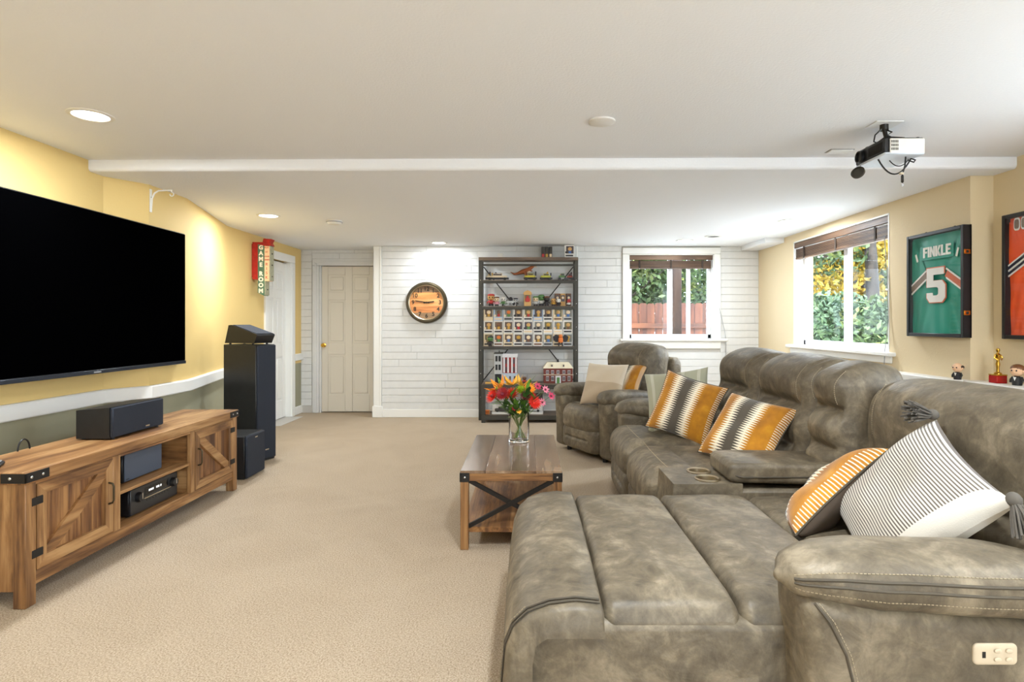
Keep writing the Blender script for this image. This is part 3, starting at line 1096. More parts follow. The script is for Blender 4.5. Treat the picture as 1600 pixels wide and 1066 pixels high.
def lerp_tab(tab, x):
    for (x0, *a), (x1, *b) in zip(tab[:-1], tab[1:]):
        if x <= x1:
            t = max(0, min(1, (x - x0) / (x1 - x0)))
            t = t * t * (3 - 2 * t)
            return [u + (v - u) * t for u, v in zip(a, b)]
    return list(tab[-1][1:])


def arm(parent, x0, x1, yc, hw, ztop, zend, near=-1, detail=True):
    """padded arm from front x0 to back x1; near = side that carries the seam"""
    def dfm(x, y, z):
        fx = max(0, min(1, (-x) / ((x1 - x0) / 2)))
        LL = x1 - x0
        return (x - .02 * max(0, z) / .3 * fx, y * (1 + .05 * math.sin((z + .3) * 4)), z - drop * max(0, min(1, x / LL + .5)) * max(0, z / h + .5))
    h = ztop - .125
    drop = ztop - zend
    MB().puff((x1 - x0 - .03, hw * 1.72, h), (.07, .05, .05), (8, 4, 6), 4, dfm).obj('arm_panel', 'leather', parent, ((x0 + x1) / 2 + .02, yc, h / 2 + .035), angle=80)
    L = x1 - x0
    tab = [(0, .012, .010, ztop - .085), (.03 * L, hw * .62, .042, ztop - .078), (.09 * L, hw * .92, .062, ztop - .070), (.18 * L, hw * 1.04, .074, ztop - .074),
           (.42 * L, hw * 1.08, .078, ztop - .085), (.75 * L, hw * 1.06, .078, (ztop + zend) / 2 - .085), (L, hw, .074, zend - .078)]
    xs = [0, .01 * L, .02 * L] + [L * (.03 + .97 * i / 26) for i in range(27)]
    secs = []
    for x in xs:
        ry, rz, zc = lerp_tab(tab, x)
        secs.append(se_ring(x0 - .015 + x, yc, zc, ry, rz))
    MB().loft(secs).obj('arm_pad', 'leather', parent, angle=80)
    if detail:
        def line(ang, lift):
            out = []
            for x in xs[2:]:
                ry, rz, zc = lerp_tab(tab, x)
                c, s_ = math.cos(ang), math.sin(ang)
                out.append((x0 - .015 + x, yc + near * (ry + lift) * sgnpow(c, 2 / 2.6), zc + (rz + lift) * sgnpow(s_, 2 / 2.6)))
            return out
        MB().tube(line(.24, -.001), .0045, 6).obj('piping', 'seam', parent)
        MB().tube(line(.02, -.001), .004, 6).obj('piping', 'seam', parent)
        stitches(MB(), line(.5, .0006)).obj('stitching', 'stitch', parent, smooth=False)['kind'] = 'stuff'
        stitches(MB(), line(-.22, .0006)).obj('stitching', 'stitch', parent, smooth=False)['kind'] = 'stuff'


def backrest(parent, xf, yc, w, z0, z1, thick=.27, tilt=.20, bulge=1.0, seams=True, roll=False):
    H = z1 - z0
    def g(t, c, s):
        return math.exp(-((t - c) / s) ** 2)
    def dfm(x, y, z):
        fx = max(0, min(1, .5 - x / thick))
        fx = fx * fx * (3 - 2 * fx)
        t = z / H
        yy = 2 * y / w
        side = max(0, 1 - abs(yy) ** 5)
        d = .070 * g(t, .26, .19) + .055 * g(t, -.11, .12) + .05 * g(t, -.42, .14)
        mid = max(0, 1 - (abs(yy) / .74) ** 6)
        if roll:
            d = .075 * g(t, .22, .30) + .05 * g(t, -.40, .14) - .045 * g(t, -.235, .05) * max(0, 1 - yy ** 8)
            mid = 0
        d -= .048 * g(t, .055, .038) * mid
        d -= .040 * g(t, -.27, .036) * mid
        d -= .014 * g(yy if roll else abs(yy), .80 if roll else .70 + .10 * t, .03) * (1 if seams else 0)
        x2 = x - fx * d * side * bulge
        # crown of the top edge
        z2 = z - .035 * (abs(yy) ** 3) * max(0, t) * 2
        # head end tips backwards
        x2 += max(0, t - .2) ** 2 * .35
        return (x2, y * (1 - .05 * max(0, t)), z2)
    ny = max(16, int(w * 60))
    o = MB().puff((thick, w, H), (.10, .095, .13), (4, ny, 44), 6, dfm).obj('backrest', 'leather', parent, (xf + thick / 2, yc, (z0 + z1) / 2), (0, tilt, 0), angle=80)
    if seams:
        for sg in ((1,) if roll else (-1, 1)):
            pts = []
            for i in range(30):
                t = (.0 if roll else .10) + (.42 if roll else .30) * i / 29
                y = sg * ((.80 if roll else .70 + .10 * t) - .045) * w / 2
                p = dfm(-thick / 2, y, t * H)
                pts.append((p[0] - .0012, p[1], p[2]))
            stitches(MB(), pts).obj('stitching', 'stitch', o, smooth=False)['kind'] = 'stuff'
    return o


def seat(parent, xf, yc, w, zt=.48, depth=.60, foot=True):
    """waterfall seat cushion plus the footrest flap below it"""
    def dfm(x, y, z):
        fx = max(0, min(1, -x / (depth / 2)))
        yy = 2 * y / w
        top = max(0, min(1, z / .12))
        dz = .026 * max(0, 1 - yy ** 4) * top - .018 * math.exp(-((x + depth * .20) / .02) ** 2) * top * (1 - abs(yy) ** 6)
        dx = -.040 * max(0, 1 - yy ** 4) * fx
        return (x + dx, y, z + dz)
    MB().puff((depth, w - .006, .25), (.115, .085, .10), (18, 14, 4), 5, dfm).obj('seat_cushion', 'leather', parent, (xf + depth / 2, yc, zt - .135), angle=80)
    pts = []
    for i in range(25):
        yy = -.93 + 1.86 * i / 24
        x = -depth / 2 + .085 + .05 * abs(yy) ** 4
        pts.append((xf + depth / 2 + x, yc + yy * w / 2, zt - .010 + .025 * max(0, 1 - yy ** 4) - .034 * abs(yy) ** 10))
    MB().tube(pts, .0026, 6).obj('piping', 'stitch', parent)
    if foot:
        def d2(x, y, z):
            fx = max(0, min(1, -x / .06))
            yy = 2 * y / w
            c = math.exp(-((z + .0) / .012) ** 2) * (1 if abs(yy) < .62 else 0)
            return (x - .034 * fx * (1 - yy ** 4) + .016 * fx * c, y, z)
        MB().puff((.16, w - .008, .24), (.06, .075, .07), (3, 24, 24), 4, d2).obj('footrest', 'leather', parent, (xf + .085, yc, .175), angle=80)
    MB().box(xf + .12, xf + depth + .25, yc - w / 2 + .01, yc + w / 2 - .01, .04, .30, .01).obj('base', 'seam', parent)


sofa = thing('sectional_sofa', 'large taupe leather reclining sectional with a wide chaise in front', 'sofa', (0, 0, 0))
# far arm, two seats
arm(sofa, .70, 1.86, 4.555, .150, .655, .60, near=-1, detail=False)
for yc, nm in ((4.035, 0), (3.305, 1)):
    seat(sofa, .64, yc, .73, depth=.86)
    backrest(sofa, 1.45, yc, .725, .42, 1.08)
    MB().puff((.16, .70, .86), (.05, .05, .08), (3, 5, 8), 4).obj('back_panel', 'leather', sofa, (1.90, yc, .47), (0, .10, 0), angle=80)
# console between the seats and the chaise
CY0, CY1 = 2.625, 2.935
m = MB().puff((.30, CY1 - CY0 - .004, .30), (.04, .02, .04), (6, 6, 6), 4)
m.obj('console_front', 'leather', sofa, (.80, (CY0 + CY1) / 2, .19), angle=80)
MB().box(.92, 1.60, CY0 + .003, CY1 - .003, .04, .49, .015).obj('console_body', 'leather', sofa)
# tray with two cup wells
bm = bmesh.new()
cups = [(.845, 2.855), (.845, 2.715)]
outer = [(.665, CY0 + .004), (.98, CY0 + .004), (.98, CY1 - .004), (.665, CY1 - .004)]
loops = [outer] + [[(cx + .047 * math.cos(2 * PI * i / 24), cy + .047 * math.sin(2 * PI * i / 24)) for i in range(24)] for cx, cy in cups]
edges = []
for lp in loops:
    vs = [bm.verts.new((x, y, .515)) for x, y in lp]
    edges += [bm.edges.new((vs[i], vs[(i + 1) % len(vs)])) for i in range(len(vs))]
    if lp is outer:
        lo = [bm.verts.new((x + (-.012 if x < .7 else 0), y, .30)) for x, y in lp]
        for i in range(4):
            bm.faces.new((vs[i], vs[(i + 1) % 4], lo[(i + 1) % 4], lo[i]))
bmesh.ops.triangle_fill(bm, edges=edges, use_beauty=True)
bmesh.ops.recalc_face_normals(bm, faces=bm.faces)
me = bpy.data.meshes.new('console_tray')
bm.to_mesh(me)
bm.free()
tray = link('console_tray', me, 'leather', sofa)
for cx, cy in cups:
    c = MB().lathe([(.058, .514), (.060, .519), (.053, .523), (.047, .518), (.046, .49), (.045, .455), (0, .453)], 28, Matrix.Translation((cx, cy, 0)), cap=False).obj('cup_holder', 'steel', sofa)
    c['label'] = 'brushed steel cup holder'
def lid(x, y, z):
    return (x, y * (1 - .05 * max(0, -x / .2)), z + .008 * max(0, 1 - (x / .3) ** 4) * (z > 0))
MB().puff((.56, CY1 - CY0 + .01, .085), (.035, .022, .026), (8, 6, 2), 5, lid).obj('console_lid', 'leather', sofa, (1.20, (CY0 + CY1) / 2, .555), (0, .02, 0), angle=80)
pts = [(.95 + .52 * i / 20, CY0 - .0045, .548) for i in range(21)]
MB().tube([(.965, CY0 + .29, .55), (.937, CY0 + .25, .553), (.934, CY0 + .05, .553), (.945, CY0 + .01, .553)] + [(x, y - .001, z) for x, y, z in pts[1:]], .004, 6).obj('piping', 'seam', sofa)
backrest(sofa, 1.45, (CY0 + CY1) / 2, CY1 - CY0 + .01, .50, 1.07, thick=.27)
MB().puff((.16, .32, .86), (.05, .05, .08), (3, 3, 8), 4).obj('back_panel', 'leather', sofa, (1.90, 2.78, .47), (0, .10, 0), angle=80)

# chaise
CH0, CH1 = 1.56, 2.61
ycc, cw = (CH0 + CH1) / 2, CH1 - CH0
MB().puff((1.62, cw, .405), (.012, .026, .026), (6, 6, 4), 3).obj('chaise_base', 'leather', sofa, (.785, ycc - .004, .2375), angle=80)
outl = [(.205, .470), (.195, .486), (.13, .493), (.06, .485), (.0, .463), (-.04, .425), (-.062, .37), (-.070, .28), (-.068, .16), (-.055, .035),
        (.01, .035), (.012, .2), (.012, .34), (.02, .39), (.05, .41), (.205, .41)]
def ring_at(y, inset):
    c = (.07, .33)
    out = []
    for i, (x, z) in enumerate(outl):
        if i < 10:
            out.append((x + inset * (1 if x < .1 else -.2), y, z - (inset if z > .3 else 0)))
        else:
            out.append((x, y, z))
    return out
m = MB()
secs = [ring_at(CH0 - .030, .020), ring_at(CH0 - .024, .009), ring_at(CH0 - .012, .002), ring_at(CH0 + .01, 0)]
secs += [ring_at(CH0 + .01 + (cw - .02) * i / 12, -.008 * math.sin(PI * i / 12)) for i in range(1, 13)]
secs += [ring_at(CH1 + .012, .012), ring_at(CH1 + .02, .02)]
m.loft(secs).obj('chaise_front_pad', 'leather', sofa, angle=60)
for off in (.012, .03):
    line = [(x - .002 + (.002 if i < 3 else 0), CH0 - .006 + off, z + .004) for i, (x, z) in enumerate(outl[:10])]
    MB().tube(line[1:], .003, 6).obj('piping', 'seam', sofa)
stitches(MB(), [(x - .0075, CH0 + .035, z + .002) for x, z in outl[4:10]]).obj('stitching', 'stitch', sofa, smooth=False)['kind'] = 'stuff'
def pad(w_, d_):
    def f(x, y, z):
        xx, yy = 2 * x / w_, 2 * y / d_
        top = max(0, min(1, z / .05))
        wr = .006 * math.sin(14 * y + 9 * x + 2 * math.sin(7 * x)) * math.exp(-((abs(yy) - .62) / .28) ** 2)
        return (x, y, z + top * (.014 * max(0, 1 - xx ** 4) * max(0, 1 - yy ** 6) + wr * (1 - xx ** 4) - .014 * max(0, abs(yy) - .80) / .2))
    return f
for x0, x1 in ((.207, .585), (.587, .965)):
    w_ = x1 - x0
    MB().puff((w_, cw, .15), (.030, .040, .050), (14, 44, 2), 5, pad(w_, cw)).obj('chaise_pad', 'leather', sofa, ((x0 + x1) / 2, ycc + .002, .412), angle=80)
MB().puff((.60, cw - .02, .15), (.05, .06, .06), (10, 20, 2), 5, pad(.60, cw)).obj('chaise_seat', 'leather', sofa, (1.267, ycc + .01, .405), angle=80)
backrest(sofa, 1.53, ycc + .02, cw + .02, .44, 1.02, thick=.30, tilt=.20, roll=True)
MB().puff((.16, cw, .84), (.05, .05, .08), (3, 5, 8), 4).obj('back_panel', 'leather', sofa, (1.93, ycc, .46), (0, .10, 0), angle=80)
# near arm
arm(sofa, .665, 1.90, 1.515, .125, .672, .535, near=-1)
pts = [(.70, 1.407, .565), (.735, 1.404, .52), (.775, 1.403, .44), (.80, 1.403, .34), (.82, 1.404, .2), (.83, 1.405, .06)]
sm = []
for i in range(len(pts) - 1):
    for j in range(6):
        t = j / 6
        sm.append(tuple(pts[i][k] + (pts[i + 1][k] - pts[i][k]) * t for k in range(3)))
MB().tube(sm, .004, 6).obj('piping', 'seam', sofa)
stitches(MB(), [(x + .012, y - .001, z) for x, y, z in sm]).obj('stitching', 'stitch', sofa, smooth=False)['kind'] = 'stuff'
# power control
cp = MB().puff((.108, .012, .052), (.012, .005, .012), (3, 1, 3), 3).obj('control_panel', 'cream', sofa, (1.135, 1.402, .445), angle=60)
cp['label'] = 'cream power recline control panel'
for ix in (0, 1):
    for iz in (-1, 1):
        MB().puff((.017, .006, .0115), (.008, .0025, .005), (1, 1, 1), 3).obj('button', 'cream', cp, (.002 + ix * .028, -.0075, iz * .0105), angle=80)
MB().box(-.034, -.026, -.0068, -.005, -.007, .008).obj('usb_port', 'black', cp, smooth=False)

# ---- recliner in the far corner
rec = thing('recliner', 'taupe leather recliner armchair turned towards the television', 'armchair', (.87, 5.61, 0), math.radians(28))
seat(rec, -.46, 0, .585, zt=.475, depth=.62)
backrest(rec, .10, 0, .70, .40, 1.06, thick=.26, tilt=.17)
MB().puff((.15, .62, .84), (.05, .06, .1), (3, 5, 8), 4).obj('back_panel', 'leather', rec, (.46, 0, .50), (0, .08, 0), angle=80)
for sg in (-1, 1):
    arm(rec, -.47, .36, sg * .375, .105, .655, .60, near=sg, detail=False)
for sx, sy in ((-.36, -.3), (-.36, .3), (.3, -.3), (.3, .3)):
    MB().cyl((sx, sy, 0), (sx, sy, .06), .022, 10).obj('foot', 'black', rec)
for x, y in ((.85, 4.45), (1.8, 4.45), (.85, 3.0), (1.8, 3.0), (.2, 2.45), (.2, 1.75), (1.8, 1.5)):
    MB().cyl((x, y, 0), (x, y, .08), .022, 10).obj('foot', 'black', sofa)


# ---- pillows
def pillow(name, label, size, thick, mf, mbk, c, right, up, pipe='seam', group='scatter cushions on the seating', seed=0):
    r = Vector(right).normalized()
    u_ = Vector(up)
    u_ = (u_ - r * u_.dot(r)).normalized()
    n = r.cross(u_)
    mx = Matrix((r, u_, n)).transposed().to_4x4()
    mx.translation = Vector(c)
    t = thing(name, label, 'cushion', group=group)
    t.matrix_world = mx
    rnd = random.Random(seed)
    ph = [rnd.uniform(0, 6) for _ in range(4)]
    K = 30
    def P(i, j, sg):
        u = -1 + 2 * i / K
        v = -1 + 2 * j / K
        u = math.sin(u * PI / 2) * .6 + u * .4
        v = math.sin(v * PI / 2) * .6 + v * .4
        x = size / 2 * u * (1 - .09 * (1 - v * v))
        y = size / 2 * v * (1 - .09 * (1 - u * u))
        e = max(0, (1 - u ** 4) * (1 - v ** 4))
        z = sg * thick / 2 * e ** .5
        z += sg * .006 * math.sin(5 * u + ph[0] + 3 * v) * e + sg * .005 * math.sin(7 * v - 4 * u + ph[1]) * e
        z -= .03 * (u * u + v * v) * .3
        return (x, y, z), ((u + 1) / 2, (v + 1) / 2)
    for sg, nm, mm in ((1, 'front_cover', mf), (-1, 'back_cover', mbk)):
        vs, uvs = [], []
        for j in range(K + 1):
            for i in range(K + 1):
                p, q = P(i, j, sg)
                vs.append(p)
                uvs.append(q)
        fs = []
        for j in range(K):
            for i in range(K):
                a = j * (K + 1) + i
                f = (a, a + 1, a + K + 2, a + K + 1)
                fs.append(f if sg > 0 else f[::-1])
        me = bpy.data.meshes.new(nm)
        me.from_pydata(vs, [], fs)
        ul = me.uv_layers.new(name='UVMap')
        for lp in me.loops:
            ul.data[lp.index].uv = uvs[lp.vertex_index]
        for p in me.polygons:
            p.use_smooth = True
        link(nm, me, mm, t)
    if pipe:
        rim = [P(i, 0, 1)[0] for i in range(K)] + [P(K, j, 1)[0] for j in range(K)] + [P(K - i, K, 1)[0] for i in range(K)] + [P(0, K - j, 1)[0] for j in range(K)]
        MB().tube(rim, .004, 6, closed=True).obj('piping', pipe, t)
    return t


MT['band'] = pillow_mat('band_weave', 'band')
MT['ticking'] = pillow_mat('ticking_stripe', 'ticking')
MT['sage'] = pillow_mat('sage_weave', 'sage')
MT['beige'] = pillow_mat('beige_velvet', 'beige')
MT['brownback'] = mat('brown_fabric', lin(78, 66, 54), .9)
MT['creamfab'] = mat('cream_fabric', lin(226, 218, 204), .9)
MT['yarn'] = mat('grey_yarn', lin(92, 86, 78), .95)
pillow('throw_pillow', 'mustard and brown banded cushion leaning against the sofa, farther one', .43, .13, 'band', 'brownback', (1.055, 3.86, .688), (.78, -.55, -.24), (.33, .25, .9), seed=1)
pillow('throw_pillow', 'sage grey cushion tucked behind the farther mustard banded cushion', .46, .10, 'sage', 'sage', (1.065, 4.10, .70), (.88, -.36, .14), (.05, .40, .9), pipe=None, seed=2)
pillow('throw_pillow', 'mustard and brown banded cushion lying beside the padded console', .42, .13, 'band', 'brownback', (1.20, 3.17, .66), (.57, -.78, -.13), (.55, .22, .70), seed=3)
pillow('throw_pillow', 'mustard cushion standing edge on beside the striped cushion', .46, .16, 'band', 'brownback', (1.185, 2.27, .575), (-.30, -.88, .36), (.72, -.05, .69), seed=4)
tp = pillow('throw_pillow', 'white cushion with thin grey stripes and corner tassels', .48, .15, 'ticking', 'creamfab', (1.24, 1.89, .665), (.55, -.38, .74), (.2, .92, .33), pipe=None, seed=5)
pillow('throw_pillow', 'beige velvet cushion on the recliner', .42, .12, 'beige', 'beige', (.70, 5.36, .685), (.78, -.56, .0), (.25, .35, .9), pipe=None, seed=6)
pillow('throw_pillow', 'mustard banded cushion behind the beige one on the recliner', .38, .10, 'band', 'brownback', (.93, 5.46, .705), (.6, -.7, .1), (.45, .4, .8), seed=7)


def tassel(parent, loc, d):
    d = Vector(d).normalized()
    m = MB()
    m.ball((0, 0, .0), (.019, .019, .022), 12, 8)
    q = d.to_track_quat('Z', 'Y').to_matrix().to_4x4()
    rnd = random.Random(4)
    for ring, cnt in ((.004, 5), (.011, 10), (.016, 16)):
        for i in range(cnt):
            a = 2 * PI * i / cnt + rnd.uniform(-.2, .2)
            e = ring * 2.4
            m.tube([(ring * math.cos(a) * .6, ring * math.sin(a) * .6, .012), (ring * 1.4 * math.cos(a), ring * 1.4 * math.sin(a), .04),
                    (e * math.cos(a + .2), e * math.sin(a + .2), .095 + rnd.uniform(-.008, .008))], .0034, 5)
    me = m.mesh('tassel')
    o = link('tassel', me, 'yarn', parent, loc)
    o.rotation_mode = 'QUATERNION'
    o.rotation_quaternion = d.to_track_quat('Z', 'Y')
    o['label'] = 'grey yarn tassel'
    return o


mi = tp.matrix_world.to_3x3().inverted()
tassel(tp, (.245, -.243, .0), mi @ Vector((.02, -.45, -.75)))
tassel(tp, (.245, .243, .005), mi @ Vector((-.9, -.15, .12)))

# ================================================================== TELEVISION SIDE
tv = thing('television', 'very large black flat television on the yellow wall', 'television', (-2.76, 3.645, 1.445))
MB().box(-.03, .03, -.945, .945, -.515, .515, .006).obj('housing', 'black', tv)
MB().box(.0295, .033, -.937, .937, -.488, .508).obj('screen', 'screen', tv, smooth=False)
MB().box(.029, .036, -.945, .945, -.516, -.492, .002).obj('bezel_strip', mat('bezel_grey', lin(50, 54, 62), .35, .6), tv)
MB().box(.035, .038, -.03, .03, -.509, -.500).obj('badge', 'grey', tv, smooth=False)
MB().box(-.18, -.03, -.2, .2, -.15, .15, .01).obj('wall_mount', 'iron', tv)

st = thing('tv_stand', 'long rustic oak tv stand with two barn doors and black brackets', 'tv stand', (0, 0, 0))
XF, XK, SY0, SY1 = -2.19, -2.59, 2.51, 4.335
MB().box(XK - .01, XF + .008, SY0 - .008, SY1 + .008, .545, .60, .004).obj('top', 'woodY', st)
for x0 in (XK, XF - .056):
    for y0 in (SY0, SY1 - .056):
        MB().box(x0, x0 + .056, y0, y0 + .056, 0, .546, .003).obj('leg', 'woodZ', st)
for y0 in (SY0 + .012, SY1 - .030):
    MB().box(XK + .05, XF - .05, y0, y0 + .018, .07, .546, .002).obj('side_panel', 'woodZ', st)
MB().box(XF - .05, XF - .006, SY0 + .05, SY1 - .05, .085, .145, .003).obj('bottom_rail', 'woodY', st)
MB().box(XK + .02, XF - .02, SY0 + .03, SY1 - .03, .12, .142, .002).obj('bottom_shelf', 'woodY', st)
MB().box(XK + .005, XK + .015, SY0 + .03, SY1 - .03, .1, .546).obj('back_panel', 'woodZ', st, smooth=False)
MB().box(XF - .03, XF - .006, SY0 + .05, SY1 - .05, .53, .546).obj('top_rail', 'woodY', st)
for y0, y1 in ((3.045, 3.10), (3.745, 3.795)):
    MB().box(XF - .03, XF - .002, y0, y1, .142, .546, .003).obj('divider_stile', 'woodZ', st)
    MB().box(XK + .02, XF - .03, (y0 + y1) / 2 - .01, (y0 + y1) / 2 + .01, .142, .546).obj('divider_panel', 'woodX', st, smooth=False)
MB().box(XK + .02, XF - .012, 3.09, 3.75, .322, .340, .003).obj('middle_shelf', 'woodY', st)


def barn_door(y0, y1, flip):
    z0, z1 = .149, .532
    d = bpy.data.objects.new('barn_door', None)
    COL.objects.link(d)
    d.parent = st
    x = XF - .022
    fw = .052
    n = 5
    w = (y1 - y0 - 2 * fw) / n
    for i in range(n):
        a = y0 + fw + i * w
        MB().box(x - .008, x + .004, a + .0006, a + w - .0006, z0 + .03, z1 - .03, .0012).obj('plank', 'woodP', d)
    for a, b in ((y0, y0 + fw), (y1 - fw, y1)):
        MB().prism([(a, z0), (a, z1), (b, z1 - fw if a == y0 else z1), (b, z0 + fw if a == y0 else z0)] if a == y0 else [(a, z0 + fw), (a, z1 - fw), (b, z1), (b, z0)], x - .01, x + .02, 'x').obj('door_stile', 'woodZ', d, smooth=False)
    MB().prism([(y0, z1), (y0 + fw, z1 - fw), (y1 - fw, z1 - fw), (y1, z1)], x - .01, x + .02, 'x').obj('door_rail', 'woodY', d, smooth=False)
    MB().prism([(y0, z0), (y0 + fw, z0 + fw), (y1 - fw, z0 + fw), (y1, z0)], x - .01, x + .02, 'x').obj('door_rail', 'woodY', d, smooth=False)
    a0, a1 = y0 + fw, y1 - fw
    if flip:
        a0, a1 = a1, a0
    dz = .035
    s_ = 1 if not flip else -1
    MB().prism([(a0, z0 + fw), (a0 + s_ * .05, z0 + fw), (a1, z1 - fw - .035), (a1, z1 - fw), (a1 - s_ * .05, z1 - fw), (a0, z0 + fw + .035)], x + .002, x + .018, 'x').obj('diagonal_brace', 'woodY', d, smooth=False)
    hy = (y1 - .03) if not flip else (y0 + .03)
    zc = .36
    MB().tube([(x + .02, hy, zc - .055), (x + .040, hy, zc - .05), (x + .046, hy, zc - .035), (x + .046, hy, zc + .035), (x + .040, hy, zc + .05), (x + .02, hy, zc + .055)], .0052, 8).obj('handle', 'bronze', d)
    he = y0 if not flip else y1
    for z in (z0 + .075, z1 - .075):
        m = MB()
        m.box(x + .018, x + .024, he - .030, he + .030, z - .018, z + .018, .002)
        h = m.obj('hinge', 'iron', d)
        MB().cyl((x + .024, he, z - .02), (x + .024, he, z + .02), .0045, 8).obj('hinge_pin', 'iron', h) if False else None
    return d


barn_door(2.572, 3.042, False)
barn_door(3.798, 4.274, True)
for y0, sg in ((SY0 - .011, 1), (SY1 + .011, -1)):
    m = MB()
    a, b = sorted((y0, y0 + sg * .125))
    m.box(XF + .006, XF + .0115, a, b, .552, .594, .001)
    a, b = sorted((y0, y0 + sg * .006))
    m.box(XF - .10, XF + .0115, a, b, .552, .594, .001)
    br = m.obj('corner_bracket', 'iron', st)
    for k in (.03, .09):
        MB().ball((XF + .012, y0 + sg * k, .573), (.003, .007, .007), 8, 6).obj('bolt', 'chrome', br)
    MB().ball((XF - .06, y0, .573), (.007, .003, .007), 8, 6).obj('bolt', 'chrome', br)

# centre speaker
cs = thing('centre_speaker', 'black centre channel speaker lying on the tv stand', 'speaker', (-2.405, 3.415, .60))
MB().prism([(-.10, .008), (.085, .008), (.085, .18), (-.10, .165)], -.222, .222, 'y').obj('cabinet', 'blackwood', cs)
MB().box(.085, .105, -.222, .222, .012, .178, .006).obj('grille', 'grille', cs)
MB().box(.1045, .1065, .05, .085, .028, .036).obj('badge', 'steel', cs, smooth=False)
for x in (-.08, .08):
    for y in (-.19, .19):
        MB().cyl((x, y, 0), (x, y, .01), .01, 8).obj('rubber_foot', 'black', cs)
# upper box in the stand
ub = thing('compact_subwoofer', 'black box with blue grey front on the upper open shelf', 'speaker', (-2.40, 3.42, .340))
MB().box(-.14, .11, -.17, .17, .004, .165, .004).obj('cabinet', 'black', ub)
MB().box(.11, .118, -.16, .17, .008, .162, .003).obj('front_panel', mat('front_blue_grey', lin(74, 82, 96), .5), ub)
MB().tube([(.0 + .055 * math.cos(a * PI / 12), -.171, .085 + .055 * math.sin(a * PI / 12)) for a in range(24)], .004, 6, closed=True).obj('port_ring', 'gunmetal', ub)
MB().box(.1175, .119, -.15, -.125, .018, .023).obj('badge', 'black', ub, smooth=False)
# receiver
av = thing('av_receiver', 'black av receiver with two round knobs on the lower open shelf', 'receiver', (-2.41, 3.475, .142))
MB().box(-.15, .15, -.215, .215, .012, .155, .004).obj('chassis', 'black', av)
MB().box(.15, .162, -.217, .217, .012, .160, .003).obj('front_panel', mat('receiver_front', lin(38, 38, 40), .35), av)
for y in (-.155, .165):
    k = MB().lathe([(.028, 0), (.028, .012), (.024, .024), (0, .025)], 24, Matrix.Translation((.162, y, .105)) @ Matrix.Rotation(PI / 2, 4, 'Y'), cap=False).obj('knob', 'black', av)
    MB().box(.186, .190, y - .003, y + .003, .095, .128).obj('knob_mark', 'chrome', k, smooth=False)
MB().box(.1615, .163, -.095, .12, .095, .140).obj('display', mat('display_glass', lin(14, 14, 16), .15), av, smooth=False)
for y, w_ in ((-.04, .045), (.02, .03), (.05, .012)):
    MB().box(.1628, .1638, y - w_ / 2, y + w_ / 2, .112, .124).obj('display_text', mat('display_glow', (1, 1, 1), .5, emit=(1, 1, 1), estr=.25), av, smooth=False)
MB().box(.1618, .165, -.1, .15, .078, .082).obj('trim_line', 'steel', av, smooth=False)
for i in range(8):
    MB().box(.1618, .165, -.08 + i * .028, -.066 + i * .028, .062, .068).obj('button', 'gunmetal', av, smooth=False)
for x in (-.12, .12):
    for y in (-.18, .18):
        MB().cyl((x, y, 0), (x, y, .013), .014, 8).obj('rubber_foot', 'black', av)
# remote and cable on the stand
rm = thing('remote_control', 'small dark remote at the near end of the tv stand', 'remote', (-2.395, 2.585, .60), .5)
MB().puff((.05, .15, .022), (.02, .03, .010), (2, 4, 1), 3).obj('body', 'black', rm, (0, 0, .011), angle=70)
MB().puff((.034, .07, .006), (.012, .02, .0025), (1, 2, 1), 3).obj('keypad', 'grey', rm, (0, .02, .0225), angle=70)
cb = MB().tube([(0, -.035 * math.cos(PI * i / 14) * 1, .055 * math.sin(PI * i / 14) + .004) for i in range(15)], .004, 6).obj('cable_loop', 'black', loc=(-2.565, 2.93, .60))
tag(cb, 'black cable looping up behind the tv stand', 'cable')

# tower speaker, wedge speaker, bookshelf speaker
tw = thing('tower_speaker', 'tall black tower speaker beside the tv stand', 'speaker', (-2.5585, 5.30, 0), math.radians(-20.4))
MB().box(-.2, .185, -.112, .112, .0, 1.055, .005).obj('cabinet', 'blackwood', tw)
MB().box(.185, .203, -.108, .108, .02, 1.05, .006).obj('grille', 'grille', tw)
MB().box(.2025, .205, -.02, .02, .10, .108).obj('badge', 'steel', tw, smooth=False)
wg = thing('wedge_speaker', 'slanted black speaker standing on the tower speaker', 'speaker', (-2.5585, 5.30, 1.055), math.radians(-20.4))
MB().prism([(-.19, .012), (-.145, .175), (-.11, .178), (.185, .095), (.19, .082), (.155, .012)], -.105, .105, 'y').obj('cabinet', 'black', wg, angle=20)
MB().prism([(-.10, .176), (.18, .097), (.181, .101), (-.098, .180)], -.095, .095, 'y').obj('grille', 'grille', wg, smooth=False)
for x in (-.15, .12):
    for y in (-.08, .08):
        MB().cyl((x, y, 0), (x, y, .014), .010, 8).obj('rubber_foot', 'black', wg)
bs = thing('bookshelf_speaker', 'small black box speaker on the floor by the tower speaker', 'speaker', (-2.39, 4.75, 0))
MB().box(-.14, .13, -.16, .16, .0, .345, .005).obj('cabinet', 'blackwood', bs)
MB().box(.13, .15, -.158, .158, .006, .343, .012).obj('grille', 'grille', bs)
MB().box(.1495, .1515, -.02, .02, .31, .318).obj('badge', 'steel', bs, smooth=False)

